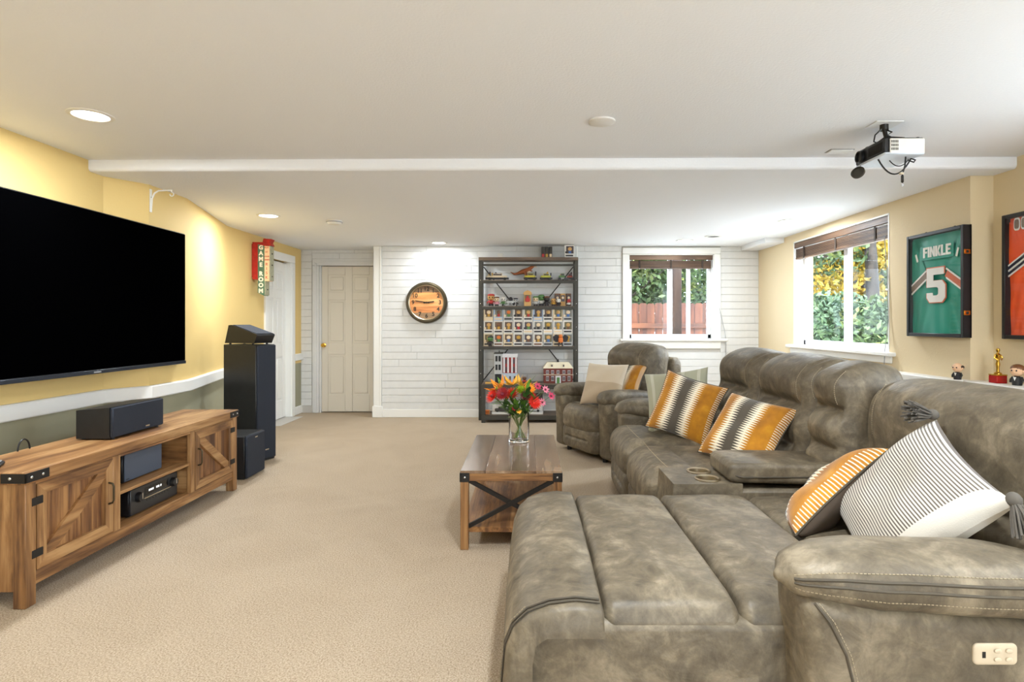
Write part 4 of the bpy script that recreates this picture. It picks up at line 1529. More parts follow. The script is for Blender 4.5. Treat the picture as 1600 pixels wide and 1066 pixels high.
# ================================================================== COFFEE TABLE
ct = thing('coffee_table', 'oak coffee table with black metal x braces and lower shelf', 'coffee table', (-.093, 3.17, 0))
TW, TL, TH = .28, 1.02, .437
n = 4
for i in range(n):
    a = -TW + i * 2 * TW / n
    MB().box(a, a + 2 * TW / n - .0006, 0, TL, TH - .016, TH, .0012).obj('top_plank', 'greyY', ct)
for y0 in (0, TL - .045):
    for x0 in (-TW, TW - .045):
        MB().box(x0, x0 + .045, y0, y0 + .045, 0, TH - .014, .003).obj('leg', 'woodZ', ct)
    MB().box(-TW + .04, TW - .04, y0 + .004, y0 + .041, TH - .058, TH - .014, .002).obj('apron', 'woodX', ct)
for x0 in (-TW, TW - .045):
    MB().box(x0 + .004, x0 + .041, .04, TL - .04, TH - .058, TH - .014, .002).obj('apron', 'woodY', ct)
MB().box(-TW + .01, TW - .01, .01, TL - .01, .095, .125, .002).obj('lower_shelf', 'woodY', ct)
for yy in (.02, TL - .02):
    a, b = (-TW + .043, .125), (TW - .043, TH - .058)
    MB().bar((a[0], yy, a[1]), (b[0], yy, b[1]), .022, .02, up=(0, 1, 0)).obj('cross_bar', 'iron', ct, smooth=False)
    MB().bar((a[0], yy + .006, b[1]), (b[0], yy + .006, a[1]), .022, .018, up=(0, 1, 0)).obj('cross_bar', 'iron', ct, smooth=False)
for sx in (-1, 1):
    for y0, sg in ((0, 1), (TL, -1)):
        m = MB()
        xa, xb = sorted((sx * (TW + .003), sx * (TW - .05)))
        ya, yb = sorted((y0 - sg * .003, y0 + sg * .004))
        m.box(xa, xb, ya, yb, TH - .062, TH - .012, .001)
        xa, xb = sorted((sx * (TW + .003), sx * (TW - .004)))
        ya, yb = sorted((y0 - sg * .003, y0 + sg * .05))
        m.box(xa, xb, ya, yb, TH - .062, TH - .012, .001)
        br = m.obj('corner_bracket', 'iron', ct)
        MB().ball((sx * (TW - .025), y0 - sg * .004, TH - .037), (.006, .003, .006), 8, 6).obj('bolt', 'chrome', br)

# ================================================================== VASE AND FLOWERS
VX, VY, VZ = -.062, 3.955, TH
vs = thing('glass_vase', 'clear glass cylinder vase on the coffee table', 'vase', (VX, VY, VZ))
MB().lathe([(0, .0005), (.066, .0005), (.070, .004), (.070, .215), (.067, .217), (.065, .214), (.065, .020), (0, .016)], 40, cap=False).obj('glass_wall', 'vase', vs)

PET = {}
def pm(name, c):
    if name not in PET:
        PET[name] = mat('petal_' + name, lin(*c), .6)
    return PET[name]


def petal(m, L, w, curl, mx):
    vs, K = [], 5
    for i in range(K + 1):
        t = i / K
        ww = w * math.sin(PI * min(1, .12 + .88 * t) ** .8) * .5 if t < 1 else .0008
        z = curl * t * t * L
        vs += [(t * L, -ww, z + .06 * L * (1 - t)), (t * L, 0, z), (t * L, ww, z + .06 * L * (1 - t))]
    fs = []
    for i in range(K):
        for j in range(2):
            a = i * 3 + j
            fs.append((a, a + 1, a + 4, a + 3))
    m.add(vs, fs, mx)


FL = []
def flower(label, px, py, dy, kind, col, col2, R, lean):
    k = (VY + dy) / 900
    X, Z = (px - 825) * k, 1.25 - (py - 505) * k
    head = Vector((X, VY + dy, Z))
    d = (Vector(lean) + Vector(((X - VX) * 2.2, dy * 2.2, .55))).normalized()
    R *= 1.2
    t = thing('flower', label, 'flower', (VX, VY, VZ), group='flowers in the glass vase')
    o = Vector((VX, VY, VZ))
    rim = Vector((VX, VY, VZ)) + Vector(((X - VX), dy, 0)).normalized() * .048 + Vector((0, 0, .20))
    foot_ = Vector((VX, VY, VZ)) - Vector(((X - VX), dy, 0)).normalized() * random.uniform(.015, .045) + Vector((0, 0, .025))
    pts = []
    for i in range(15):
        u = i / 14
        a = foot_.lerp(rim, u)
        b = rim.lerp(head - d * .01, u)
        pts.append(a.lerp(b, u) - o)
    MB().tube(pts, .0026 if kind != 'small' else .0014, 6).obj('stem', 'stemgreen', t)
    q = Matrix.Translation(head - o) @ d.to_track_quat('Z', 'Y').to_matrix().to_4x4()
    m = MB()
    if kind == 'gerbera':
        for lay, (cnt, sc, curl) in enumerate(((18, 1, .25), (15, .8, .45), (11, .55, .7))):
            for i in range(cnt):
                petal(m, R * sc, R * .30 * sc, curl, q @ Matrix.Rotation(2 * PI * (i + lay * .5) / cnt, 4, 'Z'))
    elif kind == 'lily':
        for i in range(6):
            petal(m, R * 1.1, R * .48, .75 if i % 2 else .6, q @ Matrix.Rotation(2 * PI * i / 6, 4, 'Z'))
    elif kind == 'mum':
        for lay in range(7):
            cnt = 14 - lay
            for i in range(cnt):
                petal(m, R * (1 - lay * .09), R * .2, .3 + lay * .05, q @ Matrix.Rotation(2 * PI * (i + lay * .37) / cnt, 4, 'Z') @ Matrix.Rotation(-lay * .21, 4, 'Y'))
    else:
        for i in range(8):
            petal(m, R, R * .5, .25, q @ Matrix.Rotation(2 * PI * i / 8, 4, 'Z'))
    po = m.obj('petals', col, t, smooth=True, angle=80)
    if kind == 'lily':
        c = MB()
        for i in range(6):
            a = 2 * PI * i / 6
            c.tube([q @ Vector((0, 0, .003)), q @ Vector((R * .3 * math.cos(a), R * .3 * math.sin(a), R * .55))], .0012, 5)
        c.obj('stamens', col2, t)
    else:
        c = MB().ball((0, 0, 0), 1, 10, 6, q @ Matrix.Translation((0, 0, R * .1)) @ Matrix.Diagonal((R * .26, R * .26, R * .16, 1)))
        c.obj('flower_centre', col2, t)
    return t


MT['stemgreen'] = mat('stem_green', lin(104, 130, 52), .6)
RED, DRED, ORA, YEL = pm('red', (232, 44, 24)), pm('dark_red', (150, 24, 30)), pm('orange', (250, 150, 30)), pm('yellow', (250, 186, 60))
BUR, PNK, GRN, DKC = pm('burgundy', (110, 20, 40)), pm('pink', (206, 60, 96)), pm('lime', (172, 196, 40)), pm('dark_centre', (50, 26, 24))
flower('bright red gerbera, leftmost flower in the vase', 770, 619, -.02, 'gerbera', RED, DRED, .048, (-.6, -.7, 0))
flower('dark red gerbera beside the bright red one in the vase', 785, 616, -.06, 'gerbera', DRED, BUR, .046, (-.2, -.9, .2))
flower('orange lily above the dark red gerbera', 781, 607, .02, 'lily', ORA, DKC, .072, (-.4, -.3, .5))
flower('orange red fluffy bloom left of the lime flower', 800, 617, -.05, 'mum', pm('orange_red', (214, 62, 30)), RED, .045, (0, -.8, .2))
flower('yellow orange lily topmost in the vase', 801, 602, .03, 'lily', YEL, ORA, .066, (-.1, -.2, .6))
flower('lime green mum in the middle of the bouquet', 814, 612, -.02, 'mum', GRN, GRN, .042, (.1, -.5, .4))
flower('yellow orange lily above the lime mum', 818, 605, .04, 'lily', YEL, DKC, .070, (.2, -.2, .6))
flower('orange daisy with a dark brown centre', 827, 607, -.03, 'gerbera', ORA, DKC, .038, (.3, -.8, .2))
flower('small dark burgundy bloom below the lime mum', 821, 619, -.07, 'gerbera', BUR, DKC, .032, (.1, -.9, .1))
flower('red bloom beside the burgundy one at right', 829, 617, .03, 'mum', RED, DRED, .034, (.5, -.4, .2))
flower('big bright red gerbera, lowest at the right of the vase', 834, 629, -.05, 'gerbera', RED, RED, .047, (.5, -.9, 0))
flower('tiny red bud low in the middle of the bouquet', 804, 638, -.07, 'small', DRED, YEL, .020, (0, -1, .1))
flower('small cream bud beside the tiny red bud', 811, 643, -.07, 'small', YEL, ORA, .018, (.1, -1, .1))
for i, (px, py, dy) in enumerate(((840, 604, .03), (852, 609, .0), (861, 619, -.04), (847, 629, -.02))):
    flower(['small pink and burgundy orchid nearest the lilies', 'small pink and burgundy orchid, second of the arching spray', 'small pink orchid farthest right of the bouquet', 'small pink and burgundy orchid lowest of the spray'][i],
           px, py, dy, 'small', PNK if i % 2 == 0 else pm('pale_pink', (226, 130, 150)), BUR, .027, (.3, -.9, 0))
MT['leafdark'] = mat('flower_leaf', lin(58, 96, 40), .5)
MT['leaflite'] = mat('flower_leaf_light', lin(104, 150, 50), .5)
rl = random.Random(11)
for i, (dx, dy, dz) in enumerate(((-.16, -.03, .30), (-.10, -.08, .28), (-.05, -.09, .33), (.03, -.09, .30), (.10, -.05, .30), (.07, .06, .38), (-.12, .05, .36), (-.02, -.10, .27), (.06, -.09, .36))):
    t = thing('leaf_sprig', ['leafy sprig drooping farthest left of the vase', 'leafy sprig low at the left front of the bouquet', 'leafy sprig rising at the front of the bouquet', 'leafy sprig right of the bouquet front',
                             'leafy sprig leaning right over the vase rim', 'leafy sprig behind the bouquet at right', 'leafy sprig behind the bouquet at left', 'short leafy sprig at the centre front of the vase rim', 'leafy sprig rising beside the big red gerbera'][i], 'leaf sprig', (VX, VY, VZ), group='leaf sprigs in the vase')
    foot_ = Vector((-dx * .25, -dy * .25, .025))
    rim = Vector((dx, dy, 0)).normalized() * .05 + Vector((0, 0, .2))
    tip = Vector((dx, dy, dz))
    pts = [foot_.lerp(rim, u).lerp(rim.lerp(tip, u), u) for u in [k / 10 for k in range(11)]]
    MB().tube(pts, .002, 6).obj('stem', 'stemgreen', t)
    for k in range(10):
        u = .45 + .55 * k / 9
        p = foot_.lerp(rim, u).lerp(rim.lerp(tip, u), u)
        dd = (tip - rim).normalized() + Vector((rl.uniform(-.8, .8), rl.uniform(-.8, .5), rl.uniform(-.4, .6)))
        mx = Matrix.Translation(p) @ dd.to_track_quat('X', 'Z').to_matrix().to_4x4()
        m = MB()
        petal(m, rl.uniform(.065, .10), .032, -.25, mx)
        m.obj('leaf', 'leafdark' if k % 3 else 'leaflite', t, angle=80)

# ================================================================== WALL CLOCK, SIGN, HOOK
ck = thing('wall_clock', 'round wood faced wall clock with dark metal rim on the plank wall', 'clock', (-1.34, YB - .012, 1.522))
RX = Matrix.Rotation(PI / 2, 4, 'X')
MB().lathe([(.272, 0), (.276, .02), (.270, .045), (.250, .062), (.232, .060), (.226, .05), (.226, .03)], 56, RX, cap=False).obj('rim', 'bronze', ck)
MB().lathe([(.0, .0), (.27, .0), (.27, .012), (0, .012)], 40, RX, cap=False).obj('back_plate', 'iron', ck)
MB().lathe([(.232, .058), (.229, .062), (.222, .056), (.221, .035)], 56, RX, cap=False).obj('inner_ring', mat('champagne_metal', lin(206, 190, 160), .3, .9), ck)
pw_ = [wood('clock_plank_%d' % i, lin(*a), lin(*b), lin(*c), 0, 1.4) for i, (a, b, c) in enumerate((
    ((90, 66, 46), (122, 92, 64), (150, 116, 84)), ((178, 112, 58), (214, 142, 78), (236, 170, 100)), ((196, 120, 62), (226, 148, 84), (240, 176, 110)),
    ((186, 112, 60), (218, 140, 80), (236, 168, 104)), ((120, 92, 66), (146, 114, 84), (172, 138, 104))))]
for i in range(5):
    z0, z1 = -.224 + .0896 * i, -.224 + .0896 * (i + 1) - .001
    R_ = .224
    pts = []
    for j in range(9):
        z = z0 + (z1 - z0) * j / 8
        pts.append((-math.sqrt(max(0, R_ * R_ - z * z)), z))
    poly = pts + [(-x, z) for x, z in reversed(pts)]
    cl = [poly[0]]
    for p in poly[1:]:
        if (Vector(p) - Vector(cl[-1])).length > 1e-5:
            cl.append(p)
    MB().prism(cl, -.030, -.012, 'y').obj('face_plank', pw_[4 - i], ck, smooth=False)
for h in range(1, 13):
    a = PI / 2 - 2 * PI * h / 12
    me = text_mesh(str(h), .075, .001, .002)
    link('numeral', me, 'iron', ck, (.178 * math.cos(a), -.032, .178 * math.sin(a)), (PI / 2, 0, 0))
for nm, ang, L, w_ in (('hour_hand', PI / 2 - 2 * PI * (2.78 / 12), .10, .016), ('minute_hand', PI / 2 - 2 * PI * (46.5 / 60), .15, .012)):
    dv = Vector((math.cos(ang), 0, math.sin(ang)))
    MB().bar(Vector((0, -.036, 0)) - dv * .04, Vector((0, -.036, 0)) + dv * L, w_, .003, up=(0, 1, 0)).obj(nm, 'iron', ck, smooth=False)
MB().cyl((0, -.03, 0), (0, -.042, 0), .012, 14).obj('hub', 'iron', ck)
MB().lathe([(0, .052), (.224, .052)], 40, RX, cap=False).obj('crystal', 'framepane', ck)

sg_ = thing('game_room_sign', 'vertical red and green game room arrow sign on the yellow wall', 'sign', (-3.145, 6.62, 1.575))
MT['signred'] = mat('sign_red', lin(176, 30, 20), .5, vary=.2, vscale=25)
MT['signgreen'] = mat('sign_green', lin(84, 116, 88), .5, vary=.15, vscale=25)
MT['signcream'] = mat('sign_cream', lin(244, 206, 160), .5, vary=.06, vscale=25)
MT['signmetal'] = mat('sign_metal', lin(168, 166, 140), .5, .3, vary=.15, vscale=30)
MT['lettercream'] = mat('letter_cream', lin(250, 238, 214), .5)
red = [(0, .175), (.055, .175), (.055, .16), (.075, .16), (.075, .22), (.16, .22), (.16, .555), (.215, .56), (.195, .595), (.215, .635), (.125, .64), (.115, .60), (0, .60), (0, .245), (.028, .245), (.028, .215), (0, .215)]
MB().prism(red[:12] + [(0, .60)], -.045, .045, 'y').obj('arrow_panel', 'signred', sg_, smooth=False)
MB().prism([(.065, .02), (.135, -.012), (.14, .0), (.14, .555), (.065, .575)], -.055, .055, 'y').obj('green_panel', 'signgreen', sg_, smooth=False)
MB().prism([(.14, .155), (.19, .155), (.197, .55), (.14, .555)], -.052, .052, 'y').obj('cream_panel', 'signcream', sg_, smooth=False)
MB().box(.135, .150, -.05, .05, -.005, .16).obj('metal_edge', 'signmetal', sg_, smooth=False)
MB().box(.190, .203, -.048, .048, .16, .555).obj('metal_edge', 'signmetal', sg_, smooth=False)
for i, z in enumerate((.06, .21, .34, .47)):
    MB().ball(((.151 if i == 0 else .204), 0, z), .009, 8, 6).obj('bulb', 'iron', sg_)
for i, ch in enumerate('GAME ROOM'):
    if ch == ' ':
        continue
    z = .535 - (i - (.45 if i > 4 else 0)) * .0655
    link('letter', text_mesh(ch, .066, .001, .0035), 'lettercream', sg_, (.102, -.057, z), (PI / 2, 0, 0))
for body, z, s_ in (('PLAY', .535, .022), ('AT', .485, .024), ('YOUR', .435, .021), ('OWN', .395, .023), ('R', .345, .045), ('I', .295, .045), ('S', .245, .045), ('K', .195, .045)):
    link('small_letter', text_mesh(body, s_, .001, .0006), mat('letter_red', lin(206, 80, 50), .5), sg_, (.166, -.054, z), (PI / 2, 0, 0))
MB().box(-.02, .0, -.03, .03, .2, .58).obj('wall_bracket', 'signred', sg_, smooth=False)

hk = thing('wall_bracket', 'white l shaped bracket with a hook above the television', 'bracket', (-2.79, 4.256, 2.07))
MB().box(0, .006, -.012, .012, 0, .17, .002).obj('wall_plate', 'trim', hk)
MB().tube([(.006, 0, .02), (.012, 0, .10), (.03, 0, .14), (.06, 0, .158), (.16, 0, .163)], .006, 8).obj('arm', 'trim', hk)
MB().tube([(.155, 0, .163)] + [(.158 + .014 * math.cos(a), 0, .132 + .014 * math.sin(a)) for a in [PI / 2 - k * PI / 8 for k in range(13)]], .0035, 6).obj('hook', 'trim', hk)
for z in (.03, .11):
    MB().ball((.0065, 0, z), (.002, .004, .004), 8, 6).obj('screw', 'gunmetal', hk)


# ================================================================== FRAMED JERSEYS
def block(m, polys, x, z, s, y0, y1):
    for p in polys:
        m.prism([(x + a * s, z + b * s) for a, b in p], y0, y1, 'y')


GL = {'F': [[(0, 0), (.22, 0), (.22, 1), (0, 1)], [(.22, .8), (.6, .8), (.6, 1), (.22, 1)], [(.22, .42), (.5, .42), (.5, .6), (.22, .6)]],
      'I': [[(.0, 0), (.22, 0), (.22, 1), (.0, 1)]],
      'N': [[(0, 0), (.2, 0), (.2, 1), (0, 1)], [(.45, 0), (.65, 0), (.65, 1), (.45, 1)], [(.18, 1), (.2, .6), (.47, 0), (.45, .42)]],
      'K': [[(0, 0), (.22, 0), (.22, 1), (0, 1)], [(.22, .4), (.42, 1), (.66, 1), (.38, .5), (.66, 0), (.42, 0), (.22, .4)][:6]],
      'L': [[(0, 0), (.22, 0), (.22, 1), (0, 1)], [(.22, 0), (.58, 0), (.58, .2), (.22, .2)]],
      'E': [[(0, 0), (.22, 0), (.22, 1), (0, 1)], [(.22, .8), (.6, .8), (.6, 1), (.22, 1)], [(.22, .41), (.52, .41), (.52, .59), (.22, .59)], [(.22, 0), (.6, 0), (.6, .2), (.22, .2)]]}
GW = {'F': .66, 'I': .3, 'N': .75, 'K': .72, 'L': .64, 'E': .66}
FIVE = [(.0, .14), (.12, 0), (.62, 0), (.75, .13), (.75, .50), (.62, .63), (.27, .63), (.27, .80), (.70, .80), (.70, 1), (0, 1), (0, .44), (.42, .44), (.48, .40), (.48, .24), (.42, .2), (.26, .2), (.24, .28), (0, .28)]


def strip(m, pts, hw, y0, y1):
    """flat band along a polyline in the x-z plane"""
    up, lo = [], []
    for i, (x, z) in enumerate(pts):
        a = Vector(pts[max(i - 1, 0)])
        b = Vector(pts[min(i + 1, len(pts) - 1)])
        d = (b - a).normalized()
        nrm = Vector((-d.y, d.x))
        up.append((x + nrm.x * hw, z + nrm.y * hw))
        lo.append((x - nrm.x * hw, z - nrm.y * hw))
    for i in range(len(pts) - 1):
        m.prism([up[i], up[i + 1], lo[i + 1], lo[i]], y0, y1, 'y')
    return m


def cloth_panel(m, poly_fn, w, h, x0, z0, y, nx=30, nz=36, ph=0.0, amp=1.0):
    """wavy fabric sheet"""
    vs, fs = [], []
    for j in range(nz + 1):
        for i in range(nx + 1):
            u, v = i / nx, j / nz
            x, z = poly_fn(u, v)
            d = .0035 * math.sin(9 * u - 6 * v + ph) + .003 * math.sin(17 * v + 8 * (u - .5) ** 2 * 8 + ph * 2) * (1 - v) + .002 * math.sin(25 * u + 4 * v)
            vs.append((x0 + x * w, y + d * amp, z0 + z * h))
    for j in range(nz):
        for i in range(nx):
            a = j * (nx + 1) + i
            fs.append((a, a + 1, a + nx + 2, a + nx + 1))
    return m.add(vs, fs)


def shadow_box(name, label, w, h, loc, latch):
    t = thing(name, label, 'framed jersey', loc, -PI / 2)
    D, fw = .06, .026
    MB().box(-w / 2, w / 2, -.012, 0, 0, h).obj('back_board', mat('backing_black', lin(24, 24, 24), .8), t, smooth=False)
    for a in (-w / 2, w / 2 - fw):
        MB().box(a, a + fw, -D, 0, 0, h, .003).obj('frame_side', 'blackwood', t)
    for z in (0, h - fw):
        MB().box(-w / 2 + fw, w / 2 - fw, -D, 0, z, z + fw, .003).obj('frame_rail', 'blackwood', t)
    MB().box(-w / 2 + fw, w / 2 - fw, -D + .006, -D + .009, fw, h - fw).obj('glazing', 'framepane', t, smooth=False)
    for a in (-.25, .25):
        MB().tube([(a * w, -.01, h - .002), (a * w, -.012, h + .010), (a * w, -.004, h + .014), (a * w, 0, h + .006)], .003, 6).obj('hanger', 'iron', t)
    if latch:
        for z in (.22 * h, .76 * h):
            l = MB().box(w / 2, w / 2 + .006, -.056, -.012, z - .016, z + .016, .002).obj('latch', 'brass', t)
            MB().box(w / 2 + .004, w / 2 + .010, -.042, -.026, z - .009, z + .009, .002).obj('latch_hasp', 'iron', l)
    return t, w - 2 * fw, h - 2 * fw, fw


MT['teal'] = mat('jersey_teal', lin(0, 146, 122), .55, bscale=500, bstr=.1)
MT['jorange'] = mat('jersey_orange', lin(250, 92, 36), .55, bscale=500, bstr=.1)
MT['numwhite'] = mat('numeral_white', lin(240, 236, 228), .6)
MT['numorange'] = mat('outline_orange', lin(214, 110, 70), .6)
MT['stripegrey'] = mat('stripe_brown', lin(132, 110, 92), .6)
MT['navy'] = mat('stripe_navy', lin(28, 30, 50), .6)
j1, jw, jh, fw = shadow_box('framed_jersey', 'black shadow box with teal jersey numbered 5 and lettered finkle', .595, .784, (XR - .002, 4.267, 1.148), True)
m = MB()
cloth_panel(m, lambda u, v: (u - .5, v), jw, jh, 0, fw, -.023)
jb = m.obj('jersey_body', 'teal', j1, angle=80)
zt = fw + jh
nx = lambda u: (u - .5) * jw
nz = lambda v: zt - v * jh
for sgn in (-1, 1):
    p = lambda u, v: (sgn * (.5 - u) * jw if sgn < 0 else (u - .5) * jw, zt - v * jh)
    U = (lambda u: u - .5) if sgn < 0 else (lambda u: .5 - u)
    def sl(u, v, U=U):
        e = .06 + .30 * v
        return (U(0.0 + u * (e)), 1 - (.02 + v * .56) + u * .12 * v)
    m = MB()
    cloth_panel(m, sl, jw, jh, 0, fw, -.0305, 12, 24, 1.0, .25)
    so = m.obj('sleeve', 'teal', j1, angle=80)
    A, B = (U(.0) * jw, nz(.545)), (U(.31) * jw, nz(.40))
    m = MB(); strip(m, [A, B], .027, -.036,-.033)
    m.obj('sleeve_stripe', 'stripegrey' if sgn < 0 else 'numorange', so, smooth=False)
    for off in (-.033, .033):
        m = MB(); strip(m, [(A[0], A[1] + off), (B[0], B[1] + off)], .006, -.0365,-.033)
        m.obj('sleeve_piping', 'numwhite', so, smooth=False)
    MB().bar((U(.09) * jw, -.035, nz(.17)), (U(.13) * jw, -.035, nz(.25)), .018, .002, up=(0, 1, 0)).obj('shoulder_mark', 'numwhite', so, smooth=False)
LH = .078
tw_ = sum(GW[c] for c in 'FINKLE') * LH
x = -tw_ / 2 + .01
MB().box(-tw_ / 2 - .03, tw_ / 2 + .03, -.0345, -.0325, nz(.245), nz(.10)).obj('name_plate', 'teal', j1, smooth=False)
for ch in 'FINKLE':
    m = MB()
    block(m, GL[ch], x, nz(.22), LH, -.039, -.0345)
    lo_ = m.obj('letter', 'numwhite', j1, smooth=False)
    x += GW[ch] * LH
NH = .255
def five(s, g):
    return [(x_ * s - .375 * s, z_ * s) for x_, z_ in FIVE]
MB().prism([(a * 1.10, b * 1.055 - .0065 + nz(.685)) for a, b in five(NH, 0)], -.0355, -.0325, 'y').obj('number_outline', 'numorange', j1, smooth=False)
MB().prism([(a, b + nz(.685)) for a, b in five(NH, 0)], -.039, -.0355, 'y').obj('number', 'numwhite', j1, smooth=False)

j2, jw, jh, fw = shadow_box('framed_jersey', 'black shadow box with orange jersey at the right edge', .605, .82, (XRN - .002, 3.54, 1.145), False)
m = MB()
cloth_panel(m, lambda u, v: (u - .5, v), jw, jh, 0, fw, -.023, ph=2.0)
m.obj('jersey_body', 'jorange', j2, angle=80)
zt = fw + jh
for sgn in (-1, 1):
    U = (lambda u: u - .5) if sgn < 0 else (lambda u: .5 - u)
    def sl(u, v, U=U):
        e = .06 + .42 * v
        return (U(u * e), 1 - (.03 + v * .46) + u * .16 * v)
    m = MB()
    cloth_panel(m, sl, jw, jh, 0, fw, -.0305, 14, 24, 2.0, .25)
    so = m.obj('sleeve', 'jorange', j2, angle=80)
    for k, (off, col, hw_) in enumerate(((.0, 'navy', .009), (.038, 'navy', .009), (.019, 'numwhite', .006), (-.016, 'numwhite', .005), (.054, 'numwhite', .005))):
        A = (U(0) * jw, zt - .475 * jh + off)
        B = (U(.22) * jw, zt - .385 * jh + off)
        C = (U(.46) * jw, zt - .235 * jh + off)
        m = MB(); strip(m, [A, B, C], hw_, -.0365 - k * .0001, -.033)
        m.obj('sleeve_stripe', col, so, smooth=False)
    cx, cz = U(.36) * jw, zt - .225 * jh
    MB().lathe([(0, .0), (.038, .0), (.038, .003), (0, .003)], 24, Matrix.Translation((cx, -.038, cz)) @ RX, cap=False).obj('logo_disc', 'numwhite', so)
    MB().tube([(cx + .022 * math.cos(a), -.042, cz + .022 * math.sin(a)) for a in [PI * .28 + k * PI * 1.44 / 14 for k in range(15)]], .007, 6).obj('logo_letter', 'navy', so)
for k in (0, 1):
    x0 = -.5 * jw + .05 + k * .055
    for s_, col, y in ((1.0, 'numwhite', -.0395), (.72, 'stripegrey', -.0415)):
        ring = [(x0 + .022 + .024 * s_ * sgnpow(math.cos(a), .6), -.038 - (.0415 - .0395) * (s_ < 1) , zt - .045 + .042 * s_ * sgnpow(math.sin(a), .6)) for a in [2 * PI * i / 20 for i in range(20)]]
        MB().prism([(a, c) for a, b_, c in ring], y - .001, y + .001, 'y').obj('shoulder_number', col, j2, smooth=False)

# ================================================================== LEDGE COLLECTION
LZ = .855
def figurine(name, label, loc, rz, suit, skin, hair, s=1.0, hair_style='full', cat='figurine', group=None):
    t = thing(name, label, cat, loc, rz, group=group)
    # faces local -Y
    m = MB()
    m.lathe([(.0, 0), (.026 * s, 0), (.030 * s, .03 * s), (.024 * s, .055 * s), (.010 * s, .064 * s), (0, .065 * s)], 14, cap=False)
    for sx in (-1, 1):
        m.tube([(sx * .022 * s, 0, .054 * s), (sx * .034 * s, -.004 * s, .036 * s), (sx * .032 * s, -.014 * s, .020 * s)], [.010 * s, .009 * s, .007 * s], 8)
    m.obj('body', suit, t)
    hd = MB().ball((0, 0, .098 * s), (.038 * s, .036 * s, .038 * s), 16, 12)
    hd.ball((0, -.036 * s, .092 * s), (.006 * s, .008 * s, .006 * s), 8, 6)
    for sx in (-1, 1):
        hd.ball((sx * .038 * s, 0, .094 * s), (.006 * s, .008 * s, .010 * s), 8, 6)
    h = hd.obj('head', skin, t)
    for sx in (-1, 1):
        MB().ball((sx * .014 * s, -.034 * s, .100 * s), (.005 * s, .004 * s, .006 * s), 8, 6).obj('eye', 'black', h)
    hm = MB()
    if hair_style == 'full':
        hm.ball((0, .006 * s, .112 * s), (.041 * s, .038 * s, .030 * s), 16, 10)
    else:
        for sx in (-1, 1):
            hm.ball((sx * .032 * s, .008 * s, .104 * s), (.012 * s, .022 * s, .014 * s), 12, 8)
    hm.obj('hair', hair, t)
    MB().prism([(-.008 * s, .056 * s), (.008 * s, .056 * s), (.0, .030 * s)], -.029 * s, -.024 * s, 'y').obj('shirt', 'numwhite', t, smooth=False)
    return t


SKIN = mat('skin_plastic', lin(236, 190, 150), .5)
HAIRD = mat('hair_dark', lin(56, 40, 30), .5)
HAIRB = mat('hair_brown', lin(116, 70, 34), .5)
SUIT = mat('suit_black', lin(32, 30, 30), .6)
figurine('figurine', 'small balding figurine in a black suit on the right ledge', (3.005, 4.03, LZ), -1.2, SUIT, SKIN, HAIRD, .85, 'sides', group='figurines on the white ledge')
figurine('figurine', 'brown haired suited figurine at the right edge of the ledge', (3.10, 3.65, LZ), -1.2, SUIT, SKIN, HAIRB, .95, 'full', group='figurines on the white ledge')
tr = thing('trophy', 'gold statuette trophy on a red base on the right ledge', 'trophy', (3.10, 3.80, LZ))
MB().box(-.035, .035, -.035, .035, 0, .05, .003).obj('base', mat('red_acrylic', lin(170, 14, 14), .25), tr)
MB().box(-.036, .036, -.036, .036, .05, .058, .002).obj('base_cap', 'brass', tr)
MB().lathe([(.022, .058), (.022, .066), (.010, .074), (.009, .10), (.013, .125), (.008, .145), (.018, .17), (.020, .185), (.007, .197), (.006, .202), (.012, .214), (.010, .226), (0, .23)], 14, cap=False).obj('statuette', 'brass', tr)
for sx in (-1, 1):
    MB().tube([(sx * .018, 0, .186), (sx * .026, -.004, .165), (sx * .012, -.014, .152)], .004, 6).obj('arm', 'brass', tr)

# ================================================================== CEILING PROJECTOR
pj = thing('projector', 'white and black projector hanging from the ceiling', 'projector', (1.96, 3.17, ZM))
MT['pjwhite'] = mat('projector_white', lin(228, 222, 212), .45)
MT['pjbelly'] = mat('projector_belly', lin(206, 212, 222), .4)
bx0, bx1, by0, by1, bz0, bz1 = -.04, .175, -.07, .205, -.185, -.092
body = MB().box(bx0 + .02, bx1, by0 + .004, by1, bz0 + .008, bz1 - .008, .008).obj('chassis', 'black', pj)
MB().box(bx0 + .03, bx1 + .003, by0, by0 + .01, bz0 + .004, bz1 - .006, .004).obj('side_panel', 'pjwhite', pj)
MB().box(bx0, bx1 + .003, by0, by1, bz0, bz0 + .012, .005).obj('belly_plate', 'pjbelly', pj)
MB().box(bx0 + .005, bx1, by0 + .005, by1, bz1 - .012, bz1, .006).obj('top_cover', 'black', pj)
fp = MB().box(bx0, bx0 + .025, by0 + .005, by1, bz0 + .012, bz1 - .006, .004).obj('front_panel', 'black', pj)
for i in range(12):
    MB().box(bx0 - .003, bx0 + .004, by0 + .02 + i * .011, by0 + .025 + i * .011, bz0 + .022, bz1 - .02).obj('vent_slat', 'iron', fp, smooth=False)
ln = MB().lathe([(.034, 0), (.034, .018), (.028, .020), (.026, .008), (0, .006)], 24, Matrix.Translation((bx0, by1 - .055, (bz0 + bz1) / 2)) @ Matrix.Rotation(-PI / 2, 4, 'Y'), cap=False).obj('lens', 'black', pj)
for r in range(3):
    for c in range(5):
        MB().box(bx0 + .036 + c * .008, bx0 + .041 + c * .008, by0 - .001, by0 + .001, bz0 + .022 + r * .020, bz0 + .036 + r * .020).obj('vent_slot', 'gunmetal', pj, smooth=False)
MB().ball((bx1 - .02, by0 + .03, bz1), (.014, .014, .008), 10, 6).obj('focus_knob', 'black', pj)
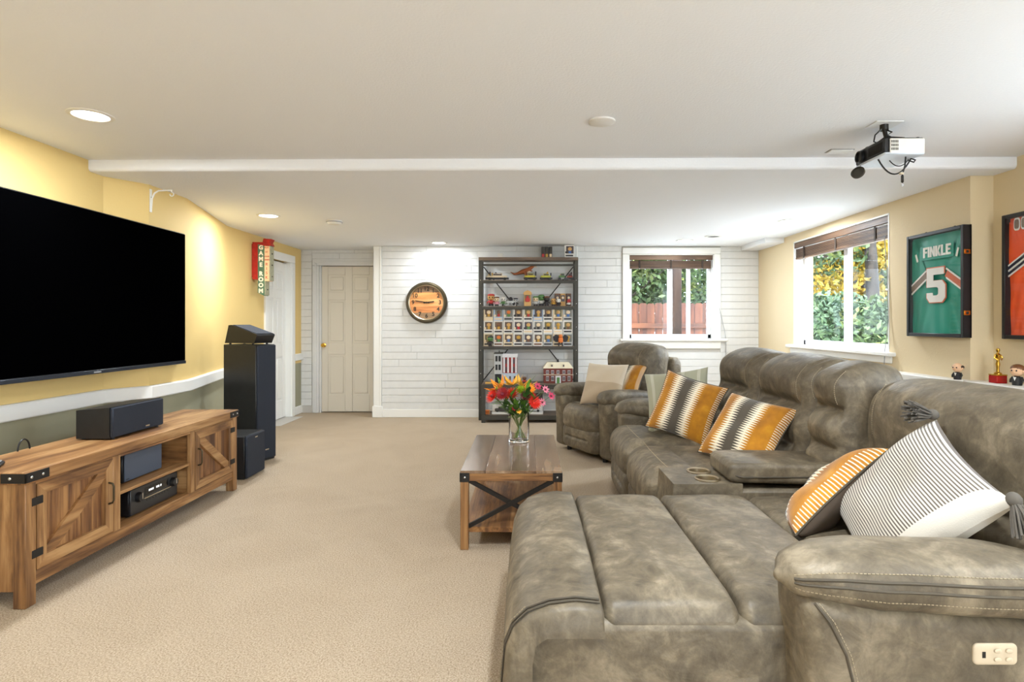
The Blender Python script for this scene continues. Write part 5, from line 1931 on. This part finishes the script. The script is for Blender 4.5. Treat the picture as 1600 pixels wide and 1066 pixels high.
MB().ball((bx0 + .03, by1 - .08, bz1), (.02, .02, .008), 10, 6).obj('zoom_knob', 'black', pj)
MB().box(-.075, .075, -.055, .055, -.004, 0, .001).obj('ceiling_plate', 'white', pj)
MB().cyl((0, 0, -.004), (0, 0, -.035), .022, 16).obj('mount_cup', 'iron', pj)
MB().cyl((0, 0, -.03), (.012, 0, -.075), .011, 12).obj('mount_stem', 'iron', pj)
for a, b in (((.01, 0, -.07), (.09, .05, -.092)), ((.01, 0, -.07), (.08, -.05, -.092)), ((.01, 0, -.07), (-.01, .06, -.092))):
    MB().bar(a, b, .012, .006).obj('mount_leg', 'iron', pj, smooth=False)
def sag(a, b, d, n=14):
    a, b = Vector(a), Vector(b)
    return [a.lerp(b, i / n) + Vector((0, 0, -d * 4 * (i / n) * (1 - i / n))) for i in range(n + 1)]
MB().tube(sag((-.015, .03, bz0), (.155, .01, bz0 - .0), .085), .0042, 6).obj('power_cable', 'black', pj)
MB().tube(sag((.06, .05, bz0), (.155, .03, bz0), .035), .0028, 6).obj('signal_cable', 'black', pj)
MB().tube([(.155, .01, bz0 - .002), (.165, -.01, bz0 - .015), (.15, -.02, bz0 - .03), (.12, -.02, bz0 - .02)], .004, 6).obj('cable_bundle', 'black', pj)
MB().tube([(.105, -.02, bz0), (.10, -.022, bz0 - .05), (.086, -.022, bz0 - .10)], .004, 6).obj('plug_cord', 'black', pj)
MB().box(.079, .093, -.03, -.014, bz0 - .145, bz0 - .098, .006).obj('plug', 'black', pj)
for dx in (.081, .089):
    MB().box(dx, dx + .0025, -.026, -.018, bz0 - .162, bz0 - .145).obj('plug_prong', 'chrome', pj, smooth=False)
MB().box(.072, .092, -.03, -.012, bz0 - .098, bz0 - .086, .003).obj('cable_tag', 'cream', pj)
MB().tube([(-.02, -.01, -.03), (-.05, .0, -.06), (-.045, .02, -.09), (-.02, .03, -.095)], .004, 6).obj('cable_bundle', 'black', pj)
MB().tube([(.01, .01, -.025), (.03, -.02, -.05), (.0, -.03, -.07), (.04, -.03, -.092)], .004, 6).obj('cable_bundle', 'black', pj)
cap = Matrix.Translation((bx0 - .012, by1 - .05, bz0 - .045)) @ Matrix.Rotation(-PI / 2 + .5, 4, 'Y') @ Matrix.Rotation(.6, 4, 'X')
MB().lathe([(.0, 0), (.036, 0), (.037, .006), (.037, .014), (.033, .014), (.033, .004), (0, .004)], 28, cap, cap=False).obj('lens_cap', 'gunmetal', pj)
MB().tube([(bx0, by1 - .05, bz0), (bx0 - .008, by1 - .05, bz0 - .02)], .0015, 6).obj('cap_string', 'black', pj)

# ================================================================== TALL SHELF AND ITS TOYS
SF, SB = 7.40, 7.60           # upper frame front / back
LF = 7.21                     # lower frame front
sh = thing('shelving_unit', 'tall dark metal and wood shelving unit filled with collectibles', 'shelf', (0, 0, 0))
SX0, SX1 = -.635, .645
for x0 in (SX0, SX1 - .05):
    for y0 in (SF, SB - .03):
        MB().box(x0, x0 + .05, y0, y0 + .03, 0, 2.095, .003).obj('post', 'gunmetal', sh)
for x0 in (-.585, .535):
    MB().box(x0, x0 + .05, LF, LF + .04, 0, .478, .003).obj('lower_post', 'gunmetal', sh)
    MB().box(x0 + .005, x0 + .045, LF + .04, SF, .44, .478, .002).obj('lower_side_rail', 'gunmetal', sh)
LV = [1.805, 1.470, .955]
for z in LV:
    MB().box(SX0 + .045, SX1 - .045, SF + .004, SB - .004, z - .022, z, .003).obj('shelf_board', 'shelfwood', sh)
    MB().box(SX0 + .045, SX1 - .045, SF - .004, SF + .006, z - .045, z - .008, .002).obj('shelf_rail', 'gunmetal', sh)
MB().box(SX0, SX1, SF - .005, SB, 2.055, 2.097, .003).obj('top_board', 'shelfwood', sh)
MB().box(SX0 + .045, SX1 - .045, SF + .002, SF + .022, 1.985, 2.010, .002).obj('top_rail', 'gunmetal', sh)
for z, z2 in ((.482, 0), (.095, 0)):
    MB().box(-.585, .585, LF + .004, SB - .004, z - .025, z, .003).obj('lower_board', 'shelfwood', sh)
    MB().box(-.585, .585, LF - .003, LF + .006, z - .06, z - .002, .002).obj('lower_rail', 'gunmetal', sh)
for (xa, za), (xb, zb) in (((SX0 + .05, 1.99), (SX1 - .05, .50)), ((SX1 - .05, 1.99), (SX0 + .05, .50))):
    MB().bar((xa, SB - .008 - (.006 if xa > 0 else 0), za), (xb, SB - .008 - (.006 if xa > 0 else 0), zb), .014, .005, up=(0, 1, 0)).obj('cross_brace', 'iron', sh, smooth=False)
for z in (.3, .6, .9, 1.2, 1.5, 1.8):
    for x0 in (SX0 + .025, SX1 - .025):
        MB().ball((x0, SF - .001, z), (.006, .003, .006), 8, 5).obj('bolt', 'chrome', sh)

# ---- boxed figures: one prototype, then copies with their own printed colours
BW, BH, BD = .122, .161, .10
box_me = MB().box(-BW / 2, BW / 2, -BD / 2 + .008, BD / 2, 0, BH, .001).mesh('carton')
fr_m = MB()
for a in ((-BW / 2, -BW / 2 + .018, 0, BH), (BW / 2 - .008, BW / 2, 0, BH), (-BW / 2 + .018, BW / 2 - .008, 0, .050), (-BW / 2 + .018, BW / 2 - .008, BH - .014, BH)):
    fr_m.box(a[0], a[1], -BD / 2, -BD / 2 + .009, a[2], a[3])
frame_me = fr_m.mesh('window_frame', smooth=False)
win_me = MB().box(-BW / 2 + .018, BW / 2 - .008, -BD / 2 + .0045, -BD / 2 + .0085, .05, BH - .014).mesh('window_print', smooth=False)
head_me = MB().ball((.006, -BD / 2 + .006, .110), (.028, .006, .025), 12, 8).mesh('figure_head')
body_me = MB().puff((.034, .010, .036), (.010, .004, .010), (1, 1, 1), 3, None, Matrix.Translation((.006, -BD / 2 + .006, .070))).mesh('figure_body')
lab_me = MB().box(-BW / 2 + .012, BW / 2 - .014, -BD / 2 - .001, -BD / 2 + .001, .014, .034).mesh('name_label', smooth=False)
badge_me = MB().lathe([(0, 0), (.015, 0), (.015, .002), (0, .002)], 14, Matrix.Translation((-BW / 2 + .020, -BD / 2, .066)) @ RX, cap=False).mesh('badge')
hues = [mat('toy_tan', lin(206, 160, 96), .6), mat('toy_blue', lin(70, 110, 170), .6), mat('toy_gold', lin(196, 150, 60), .6), mat('toy_brown', lin(112, 76, 50), .6),
        mat('toy_red', lin(186, 54, 50), .6), mat('toy_green', lin(88, 130, 72), .6), mat('toy_cream', lin(230, 206, 170), .6), mat('toy_dark', lin(46, 42, 44), .6), mat('toy_orange', lin(220, 120, 50), .6),
        mat('toy_pink', lin(220, 150, 160), .6)]
cart = [mat('carton_white', lin(226, 222, 214), .6), mat('carton_cream', lin(226, 208, 176), .6), mat('carton_grey', lin(190, 190, 188), .6), mat('carton_blue', lin(176, 192, 214), .6)]
wins = [mat('print_brown', lin(92, 70, 52), .4), mat('print_grey', lin(120, 118, 110), .4), mat('print_olive', lin(108, 98, 62), .4), mat('print_dusk', lin(70, 58, 62), .4)]
HN = ['tan', 'blue', 'gold', 'brown', 'red', 'green', 'cream', 'dark', 'orange', 'pink']


def boxed(label, loc, c, w_, hd, bd, lb, bg_, group):
    t = thing('boxed_figurine', label, 'boxed figurine', loc, group=group)
    for nm, me, mm in (('carton', box_me, cart[c]), ('window_frame', frame_me, cart[c]), ('window_print', win_me, wins[w_]), ('figure_head', head_me, hues[hd]), ('figure_body', body_me, hues[bd]),
                       ('name_label', lab_me, hues[lb]), ('badge', badge_me, hues[bg_])):
        link(nm, me, mm, t)
    return t


rb = random.Random(21)
spec = {0: [(1, 0), (3, 1), (2, 1), (0, 0), (0, 2), (3, 3), (0, 0), (1, 2), (2, 1)], 1: [(0, 0), (0, 0), (0, 0), (0, 3), (0, 3), (0, 1), (0, 2), (0, 1), (0, 2)], 2: [(1, 2), (0, 0), (1, 0), (0, 0), (2, 3), (0, 0), (2, 2), (1, 2), (2, 1)]}
for row in range(3):
    for i in range(9):
        hd, bd, lb, bg_ = rb.choice((0, 6, 2, 3, 8)), rb.choice((3, 4, 7, 2, 5, 1)), rb.choice((7, 7, 3, 6, 7)), rb.choice((6, 6, 6, 7))
        c, w_ = spec[row][i]
        boxed('boxed figurine, %s from the left in the %s row of boxes' % (ORD(i), ('top', 'middle', 'bottom')[row]),
              (-.512 + i * .128, SF + .075, .955 + (2 - row) * (BH + .0015)), c, w_, hd, bd, lb, bg_, 'boxed figurines stacked on the third shelf')
boxed('boxed figurine standing alone on top of the shelf', (.535, SF + .08, 2.097), 0, 3, 0, 1, 7, 7, 'boxes on top of the shelf')
for i in range(3):
    t = thing('media_case', 'upright dark media case on top of the shelf, %s from the left' % ORD(i), 'media case', (.195 + i * .048, SF + .08, 2.097), group='boxes on top of the shelf')
    MB().box(-.021, .021, -.06, .06, 0, .138, .002).obj('case', 'black', t)
    MB().box(-.015, .015, -.0615, -.059, .050, .132).obj('spine_print', 'gunmetal', t, smooth=False)
    MB().box(-.015, .015, -.062, -.059, .006, .045).obj('spine_emblem', hues[(4, 2, 6)[i]], t, smooth=False)
t = thing('small_box', 'small white cube box on top of the shelf', 'box', (-.36, SF + .06, 2.097))
MB().box(-.03, .03, -.03, .03, 0, .05, .002).obj('carton', cart[0], t)
MB().box(-.0305, .0305, -.0305, .0305, .047, .055, .002).obj('lid', cart[0], t)


# ---- loose toys
def toy_figure(label, x, y, z, s, bodyc, headc, hatc=None, group='loose toys on the shelf', arms=True):
    t = thing('toy_figure', label, 'toy figure', (x, y, z), group=group)
    m = MB()
    for sx in (-1, 1):
        m.puff((.028 * s, .030 * s, .030 * s), (.008 * s,) * 3, (1, 1, 1), 3, None, Matrix.Translation((sx * .016 * s, 0, .015 * s)))
    m.obj('legs', hues[7], t)
    MB().puff((.056 * s, .040 * s, .045 * s), (.015 * s,) * 3, (1, 1, 1), 3, None, Matrix.Translation((0, 0, .050 * s))).obj('torso', bodyc, t)
    if arms:
        for sx in (-1, 1):
            MB().tube([(sx * .026 * s, 0, .066 * s), (sx * .042 * s, -.008 * s, .05 * s), (sx * .044 * s, -.02 * s, .036 * s)], .008 * s, 7).obj('arm', bodyc, t)
    h = MB().puff((.085 * s, .07 * s, .07 * s), (.03 * s,) * 3, (1, 1, 1), 4, None, Matrix.Translation((0, 0, .108 * s))).obj('head', headc, t)
    for sx in (-1, 1):
        MB().ball((sx * .02 * s, -.035 * s, .106 * s), (.008 * s, .004 * s, .009 * s), 8, 6).obj('eye', 'black', h)
    if hatc:
        MB().puff((.088 * s, .072 * s, .035 * s), (.03 * s, .03 * s, .016 * s), (1, 1, 1), 3, None, Matrix.Translation((0, .003 * s, .135 * s))).obj('hair', hatc, t)
    return t


z2 = 1.470
Yt = SF + .09
toy_figure('red and brown toy figure farthest left on the second shelf', -.48, Yt, z2, 1.05, hues[4], hues[0], hues[4])
toy_figure('pink toy figure beside the red one on the second shelf', -.405, Yt - .02, z2, .8, hues[9], hues[6], hues[3])
toy_figure('white headed toy figure on the second shelf', -.315, Yt, z2, .85, hues[5], cart[0])
toy_figure('grey headed toy rider on the second shelf', -.16, Yt, z2, .7, hues[7], cart[2], hues[7])
t = thing('toy_cycle', 'grey toy motorcycle below the rider on the second shelf', 'toy', (-.235, Yt - .01, z2), group='loose toys on the shelf')
for x in (-.045, .05):
    MB().tube([(x + .026 * math.cos(a), 0, .03 + .026 * math.sin(a)) for a in [2 * PI * k / 16 for k in range(16)]], .007, 6, closed=True).obj('wheel', cart[2], t)
MB().puff((.10, .03, .035), (.012,) * 3, (1, 1, 1), 3, None, Matrix.Translation((0, 0, .055))).obj('frame', cart[2], t)
MB().tube([(-.04, 0, .06), (-.055, 0, .105), (-.075, 0, .115)], .006, 6).obj('handlebar', 'gunmetal', t)
MB().ball((.01, 0, .09), (.028, .02, .028), 10, 8).obj('rider', hues[7], t)
t = thing('toy_booth', 'orange arched toy booth in the middle of the second shelf', 'toy', (-.005, Yt, z2), group='loose toys on the shelf')
MB().prism([(-.045, 0), (.045, 0), (.045, .15), (.055, .155), (.052, .175), (.03, .195), (0, .205), (-.03, .195), (-.052, .175), (-.055, .155), (-.045, .15)], -.035, .035, 'y').obj('cabinet', hues[0], t, smooth=False)
MB().box(-.034, .034, -.038, -.033, .065, .145).obj('window', wins[2], t, smooth=False)
MB().ball((0, -.036, .115), (.018, .008, .02), 10, 8).obj('head', hues[4], t)
MB().puff((.06, .012, .05), (.012, .005, .012), (1, 1, 1), 3, None, Matrix.Translation((0, -.036, .08))).obj('torso', hues[4], t)
toy_figure('dark haired pale faced toy figure right of the booth', .10, Yt, z2, .85, cart[2], hues[6], hues[5])
toy_figure('green headed toy figure on the second shelf', .175, Yt + .01, z2, 1.05, cart[2], hues[5])
toy_figure('black toy figure right of the green headed one', .245, Yt - .02, z2, .85, hues[7], hues[7], hues[3])
toy_figure('small gold toy figure before the brown cartons', .33, Yt - .03, z2, .7, hues[2], hues[0])
toy_figure('small white toy figure before the brown cartons', .395, Yt - .045, z2, .65, hues[7], cart[0])
for i, (x, hgt) in enumerate(((.385, .165), (.455, .165), (.530, .165))):
    t = thing('toy_carton', '%s of the three brownish cartons on the second shelf, counted from the left' % ORD(i), 'carton', (x, SB - .055, z2), group='brown cartons on the second shelf')
    MB().box(-.033, .033, -.04, .04, 0, hgt, .002).obj('carton', hues[3] if i != 1 else hues[0], t)
    MB().box(-.024, .024, -.0415, -.039, .06, hgt - .02).obj('window_print', wins[3], t, smooth=False)
    MB().ball((0, -.041, .11), (.016, .004, .018), 10, 6).obj('figure_head', hues[6], t)
toy_figure('small red and white toy figure farthest right on the second shelf', .53, Yt - .04, z2, .62, cart[0], hues[4])

# first shelf: brick vehicles and a dinosaur
z1 = 1.805
def brick_car(label, x, y, z, L, base, top, bits, seed, group='brick built toys on the first shelf'):
    t = thing('toy_vehicle', label, 'toy vehicle', (x, y, z), group=group)
    rr = random.Random(seed)
    MB().box(-L / 2, L / 2, -.035, .035, .014, .034, .002).obj('chassis', base, t)
    MB().box(-L / 2 + .01, L / 2 - .02, -.032, .032, .034, .058, .003).obj('body', top, t)
    MB().box(-L * .18, L * .22, -.028, .028, .058, .085, .004).obj('cabin', top, t)
    MB().box(-L * .16, L * .2, -.0295, -.027, .062, .080).obj('side_window', wins[3], t, smooth=False)
    for sx in (-L * .33, L * .33):
        for sy in (-.034, .034):
            MB().cyl((sx, sy - .006, .018), (sx, sy + .006, .018), .018, 14).obj('wheel', 'black', t)
    for k in range(bits):
        a = rr.uniform(-L * .45, L * .4)
        MB().box(a, a + .016, -.02, .0, .058, .058 + rr.uniform(.02, .055), .001).obj('brick', rr.choice((hues[7], hues[3], cart[0], hues[2])), t)
    return t


brick_car('long white and brown brick vehicle at the left of the first shelf', -.40, Yt - .02, z1, .30, hues[7], cart[1], 7, 1)
brick_car('yellow safari brick car beneath the toy dinosaur', 0.03, Yt - .045, z1, .17, hues[7], mat('toy_yellow', lin(206, 190, 60), .5), 2, 2)
brick_car('olive and yellow safari brick car right of the dinosaur', .235, Yt - .02, z1, .16, hues[7], mat('toy_lime', lin(190, 190, 70), .5), 5, 3)
brick_car('small green brick car at the right of the first shelf', .445, Yt - .02, z1, .11, cart[2], hues[5], 1, 4)
brick_car('small red brick car farthest right on the first shelf', .545, Yt - .02, z1, .10, hues[7], mat('toy_rust', lin(160, 74, 60), .5), 1, 5)
dn = thing('toy_dinosaur', 'brown toy dinosaur with raised head on the first shelf', 'toy dinosaur', (-.03, Yt + .055, z1), group='brick built toys on the first shelf')
DB_ = mat('dino_brown', lin(160, 86, 40), .6)
MB().tube([(-.20, 0, .115), (-.15, 0, .085), (-.10, 0, .095), (-.05, 0, .115), (0, 0, .125), (.04, 0, .145), (.075, 0, .175), (.10, 0, .195)], [.004, .012, .018, .030, .036, .030, .022, .020], 10).obj('body', DB_, dn)
hd_ = MB().puff((.065, .034, .030), (.014, .012, .012), (2, 1, 1), 3, None, Matrix.Translation((.120, 0, .203)) @ Matrix.Rotation(-.15, 4, 'Y')).obj('head', DB_, dn)
MB().puff((.05, .026, .010), (.008, .008, .004), (2, 1, 1), 3, None, Matrix.Translation((.124, 0, .180)) @ Matrix.Rotation(.2, 4, 'Y')).obj('jaw', hues[6], dn)
MB().puff((.06, .03, .03), (.012,) * 3, (1, 1, 1), 3, None, Matrix.Translation((.03, -.012, .115))).obj('belly', hues[6], dn)
for sy in (-1, 1):
    MB().tube([(-.01, sy * .022, .11), (.012, sy * .028, .07), (-.012, sy * .028, .04), (-.008, sy * .028, .008), (.02, sy * .028, .006)], [.022, .016, .010, .008, .006], 8).obj('leg', DB_, dn)
    MB().tube([(.06, sy * .022, .14), (.078, sy * .026, .125), (.088, sy * .024, .13)], [.007, .005, .003], 6).obj('forearm', DB_, dn)

# toys in front of the boxes on the third shelf
toy_figure('black spiky toy figure before the left bottom box on the third shelf', -.485, SF + .0, .955, .85, hues[7], hues[5], hues[7])
wf = thing('toy_creature', 'black winged toy creature with orange chest on the third shelf', 'toy', (.42, SF + .0, .955), group='loose toys on the shelf')
MB().puff((.06, .035, .07), (.018,) * 3, (1, 1, 1), 3, None, Matrix.Translation((0, 0, .075))).obj('torso', hues[8], wf)
MB().ball((0, -.004, .128), (.024, .02, .022), 10, 8).obj('head', hues[8], wf)
for sx in (-1, 1):
    MB().prism([(sx * .02, .10), (sx * .05, .15), (sx * .10, .12), (sx * .09, .07), (sx * .06, .05), (sx * .02, .06)], .006, .016, 'y').obj('wing', hues[7], wf, smooth=False)
    MB().tube([(sx * .015, 0, .05), (sx * .022, -.004, .02), (sx * .024, -.008, .003)], .011, 8).obj('leg', hues[7], wf)

# fourth level: toy buildings
z4 = .482
BRK = mat('toy_brick_red', lin(150, 36, 36), .6)
WHT = mat('toy_white', lin(220, 218, 220), .6)
t = thing('toy_building', 'red and grey corner toy building with a white roof', 'toy building', (-.27, 7.42, z4))
MB().box(-.16, -.055, -.09, .09, 0, .375, .002).obj('grey_tower', cart[2], t)
MB().box(-.055, .13, -.075, .09, 0, .13, .002).obj('ground_floor', mat('toy_paleblue', lin(186, 198, 212), .6), t)
MB().box(-.055, .13, -.075, .09, .13, .33, .002).obj('brick_storey', BRK, t)
MB().box(-.06, .14, -.085, .095, .33, .375, .003).obj('roof', WHT, t)
MB().box(-.165, -.05, -.095, .095, .375, .388, .002).obj('tower_roof', 'gunmetal', t)
for x in (-.045, .005, .055, .105):
    c_ = MB().box(x, x + .022, -.080, -.074, .135, .33, .001).obj('pilaster', WHT, t)
for x in (-.02, .08):
    for z in (.15, .25):
        MB().box(x, x + .018, -.078, -.073, z, z + .06).obj('window', wins[3], t, smooth=False)
for x in (-.03, .03, .09):
    MB().box(x, x + .022, -.078, -.073, .03, .09).obj('arch_window', wins[3], t, smooth=False)
for z in (.17, .28):
    for x in (-.145, -.105):
        MB().box(x, x + .028, -.093, -.088, z, z + .07).obj('tower_window', 'black', t, smooth=False)
MB().box(-.15, -.07, -.094, -.088, .0, .12).obj('garage_door', 'black', t, smooth=False)
MB().cyl((-.10, 0, .388), (-.10, 0, .415), .006, 8).obj('finial', 'gunmetal', t)

t = thing('toy_house', 'brick toy mansion with a cream roof and white windows', 'toy house', (.385, 7.43, z4))
CRM = mat('toy_roof_cream', lin(226, 214, 186), .6)
MB().box(-.185, .185, -.08, .08, 0, .19, .002).obj('walls', mat('toy_brick_brown', lin(118, 52, 42), .6), t)
MB().loft([[(-.195, -.09, .19), (.195, -.09, .19), (.195, .09, .19), (-.195, .09, .19)], [(-.14, -.02, .265), (.14, -.02, .265), (.14, .04, .265), (-.14, .04, .265)]]).obj('roof', CRM, t, smooth=False)
for x in (-.155, -.09, -.02, .055, .12):
    for z, hh in ((.03, .06), (.12, .045)):
        if abs(x + .02) < .01 and z < .1:
            continue
        w0 = MB().box(x, x + .036, -.084, -.079, z, z + hh).obj('window', WHT, t, smooth=False)
        for k in (0, 1):
            MB().box(x + .004 + k * .016, x + .016 + k * .016, -.086, -.083, z + .006, z + hh - .006).obj('pane', wins[3], w0, smooth=False)
MB().box(-.035, .035, -.088, -.079, 0, .095).obj('door_surround', WHT, t, smooth=False)
MB().box(-.018, .018, -.090, -.087, 0, .075).obj('front_door', hues[5], t, smooth=False)
for x in (-.08, .07):
    MB().box(x - .014, x + .014, -.075, -.03, .205, .245, .002).obj('dormer', CRM, t)
    MB().box(x - .008, x + .008, -.077, -.074, .210, .236).obj('dormer_window', wins[3], t, smooth=False)
MB().box(-.012, .012, .0, .03, .26, .30, .002).obj('chimney', hues[7], t)
MB().box(-.195, .195, -.086, -.078, .105, .112).obj('string_course', CRM, t, smooth=False)
t = thing('toy_tile', 'flat yellow toy tile at the left of the lower deck', 'toy', (-.50, 7.30, z4))
MB().box(-.04, .04, -.03, .03, 0, .018, .002).obj('tile', mat('toy_amber', lin(216, 168, 84), .6), t)
MB().box(.045, .075, -.02, .02, 0, .035, .002).obj('block', mat('toy_ivory', lin(220, 204, 160), .6), t)
toy_figure('tiny red toy figure right of the corner toy building', -.045, 7.33, z4, .6, hues[4], hues[3])

# bottom deck: model car boxes
zb = .095
for i, (x, w_) in enumerate(((-.33, .26), (.07, .24))):
    t = thing('display_case', ['clear fronted white display case low at the left of the shelf', 'clear fronted white display case low behind the vase'][i], 'display case', (x, 7.36, zb), group='display cases on the bottom deck')
    MB().box(-w_ / 2, w_ / 2, -.07, .07, 0, .025, .002).obj('plinth', cart[0], t)
    MB().box(-w_ / 2, w_ / 2, .06, .07, .025, .12).obj('back', cart[0], t, smooth=False)
    MB().box(-w_ / 2, w_ / 2, -.07, -.067, .025, .12).obj('front_pane', 'framepane', t, smooth=False)
    c = MB().box(-w_ * .36, w_ * .36, -.035, .035, .034, .062, .006).obj('model_body', hues[7] if i == 0 else cart[2], t)
    MB().box(-w_ * .18, w_ * .16, -.03, .03, .062, .085, .006).obj('model_cabin', hues[7], t)
    for sx in (-w_ * .24, w_ * .24):
        MB().cyl((sx, -.040, .040), (sx, -.030, .040), .016, 12).obj('wheel', 'black', t)
t = thing('toy_crate', 'small orange wooden crate at the left of the bottom deck', 'crate', (-.52, 7.30, zb))
for k in range(3):
    MB().box(-.035, .035, -.03, .03, .004 + k * .017, .018 + k * .017, .002).obj('slat', hues[8], t)
MB().box(-.033, -.027, -.032, -.028, 0, .055).obj('corner_batten', hues[0], t, smooth=False)
MB().box(.027, .033, -.032, -.028, 0, .055).obj('corner_batten', hues[0], t, smooth=False)
t = thing('flat_carton', 'dark printed carton under the lower deck board', 'carton', (.10, 7.47, zb))
MB().box(-.10, .10, -.02, .04, 0, .26, .002).obj('carton', cart[2], t)
MB().box(-.09, .09, -.022, -.019, .15, .25).obj('front_print', wins[3], t, smooth=False)
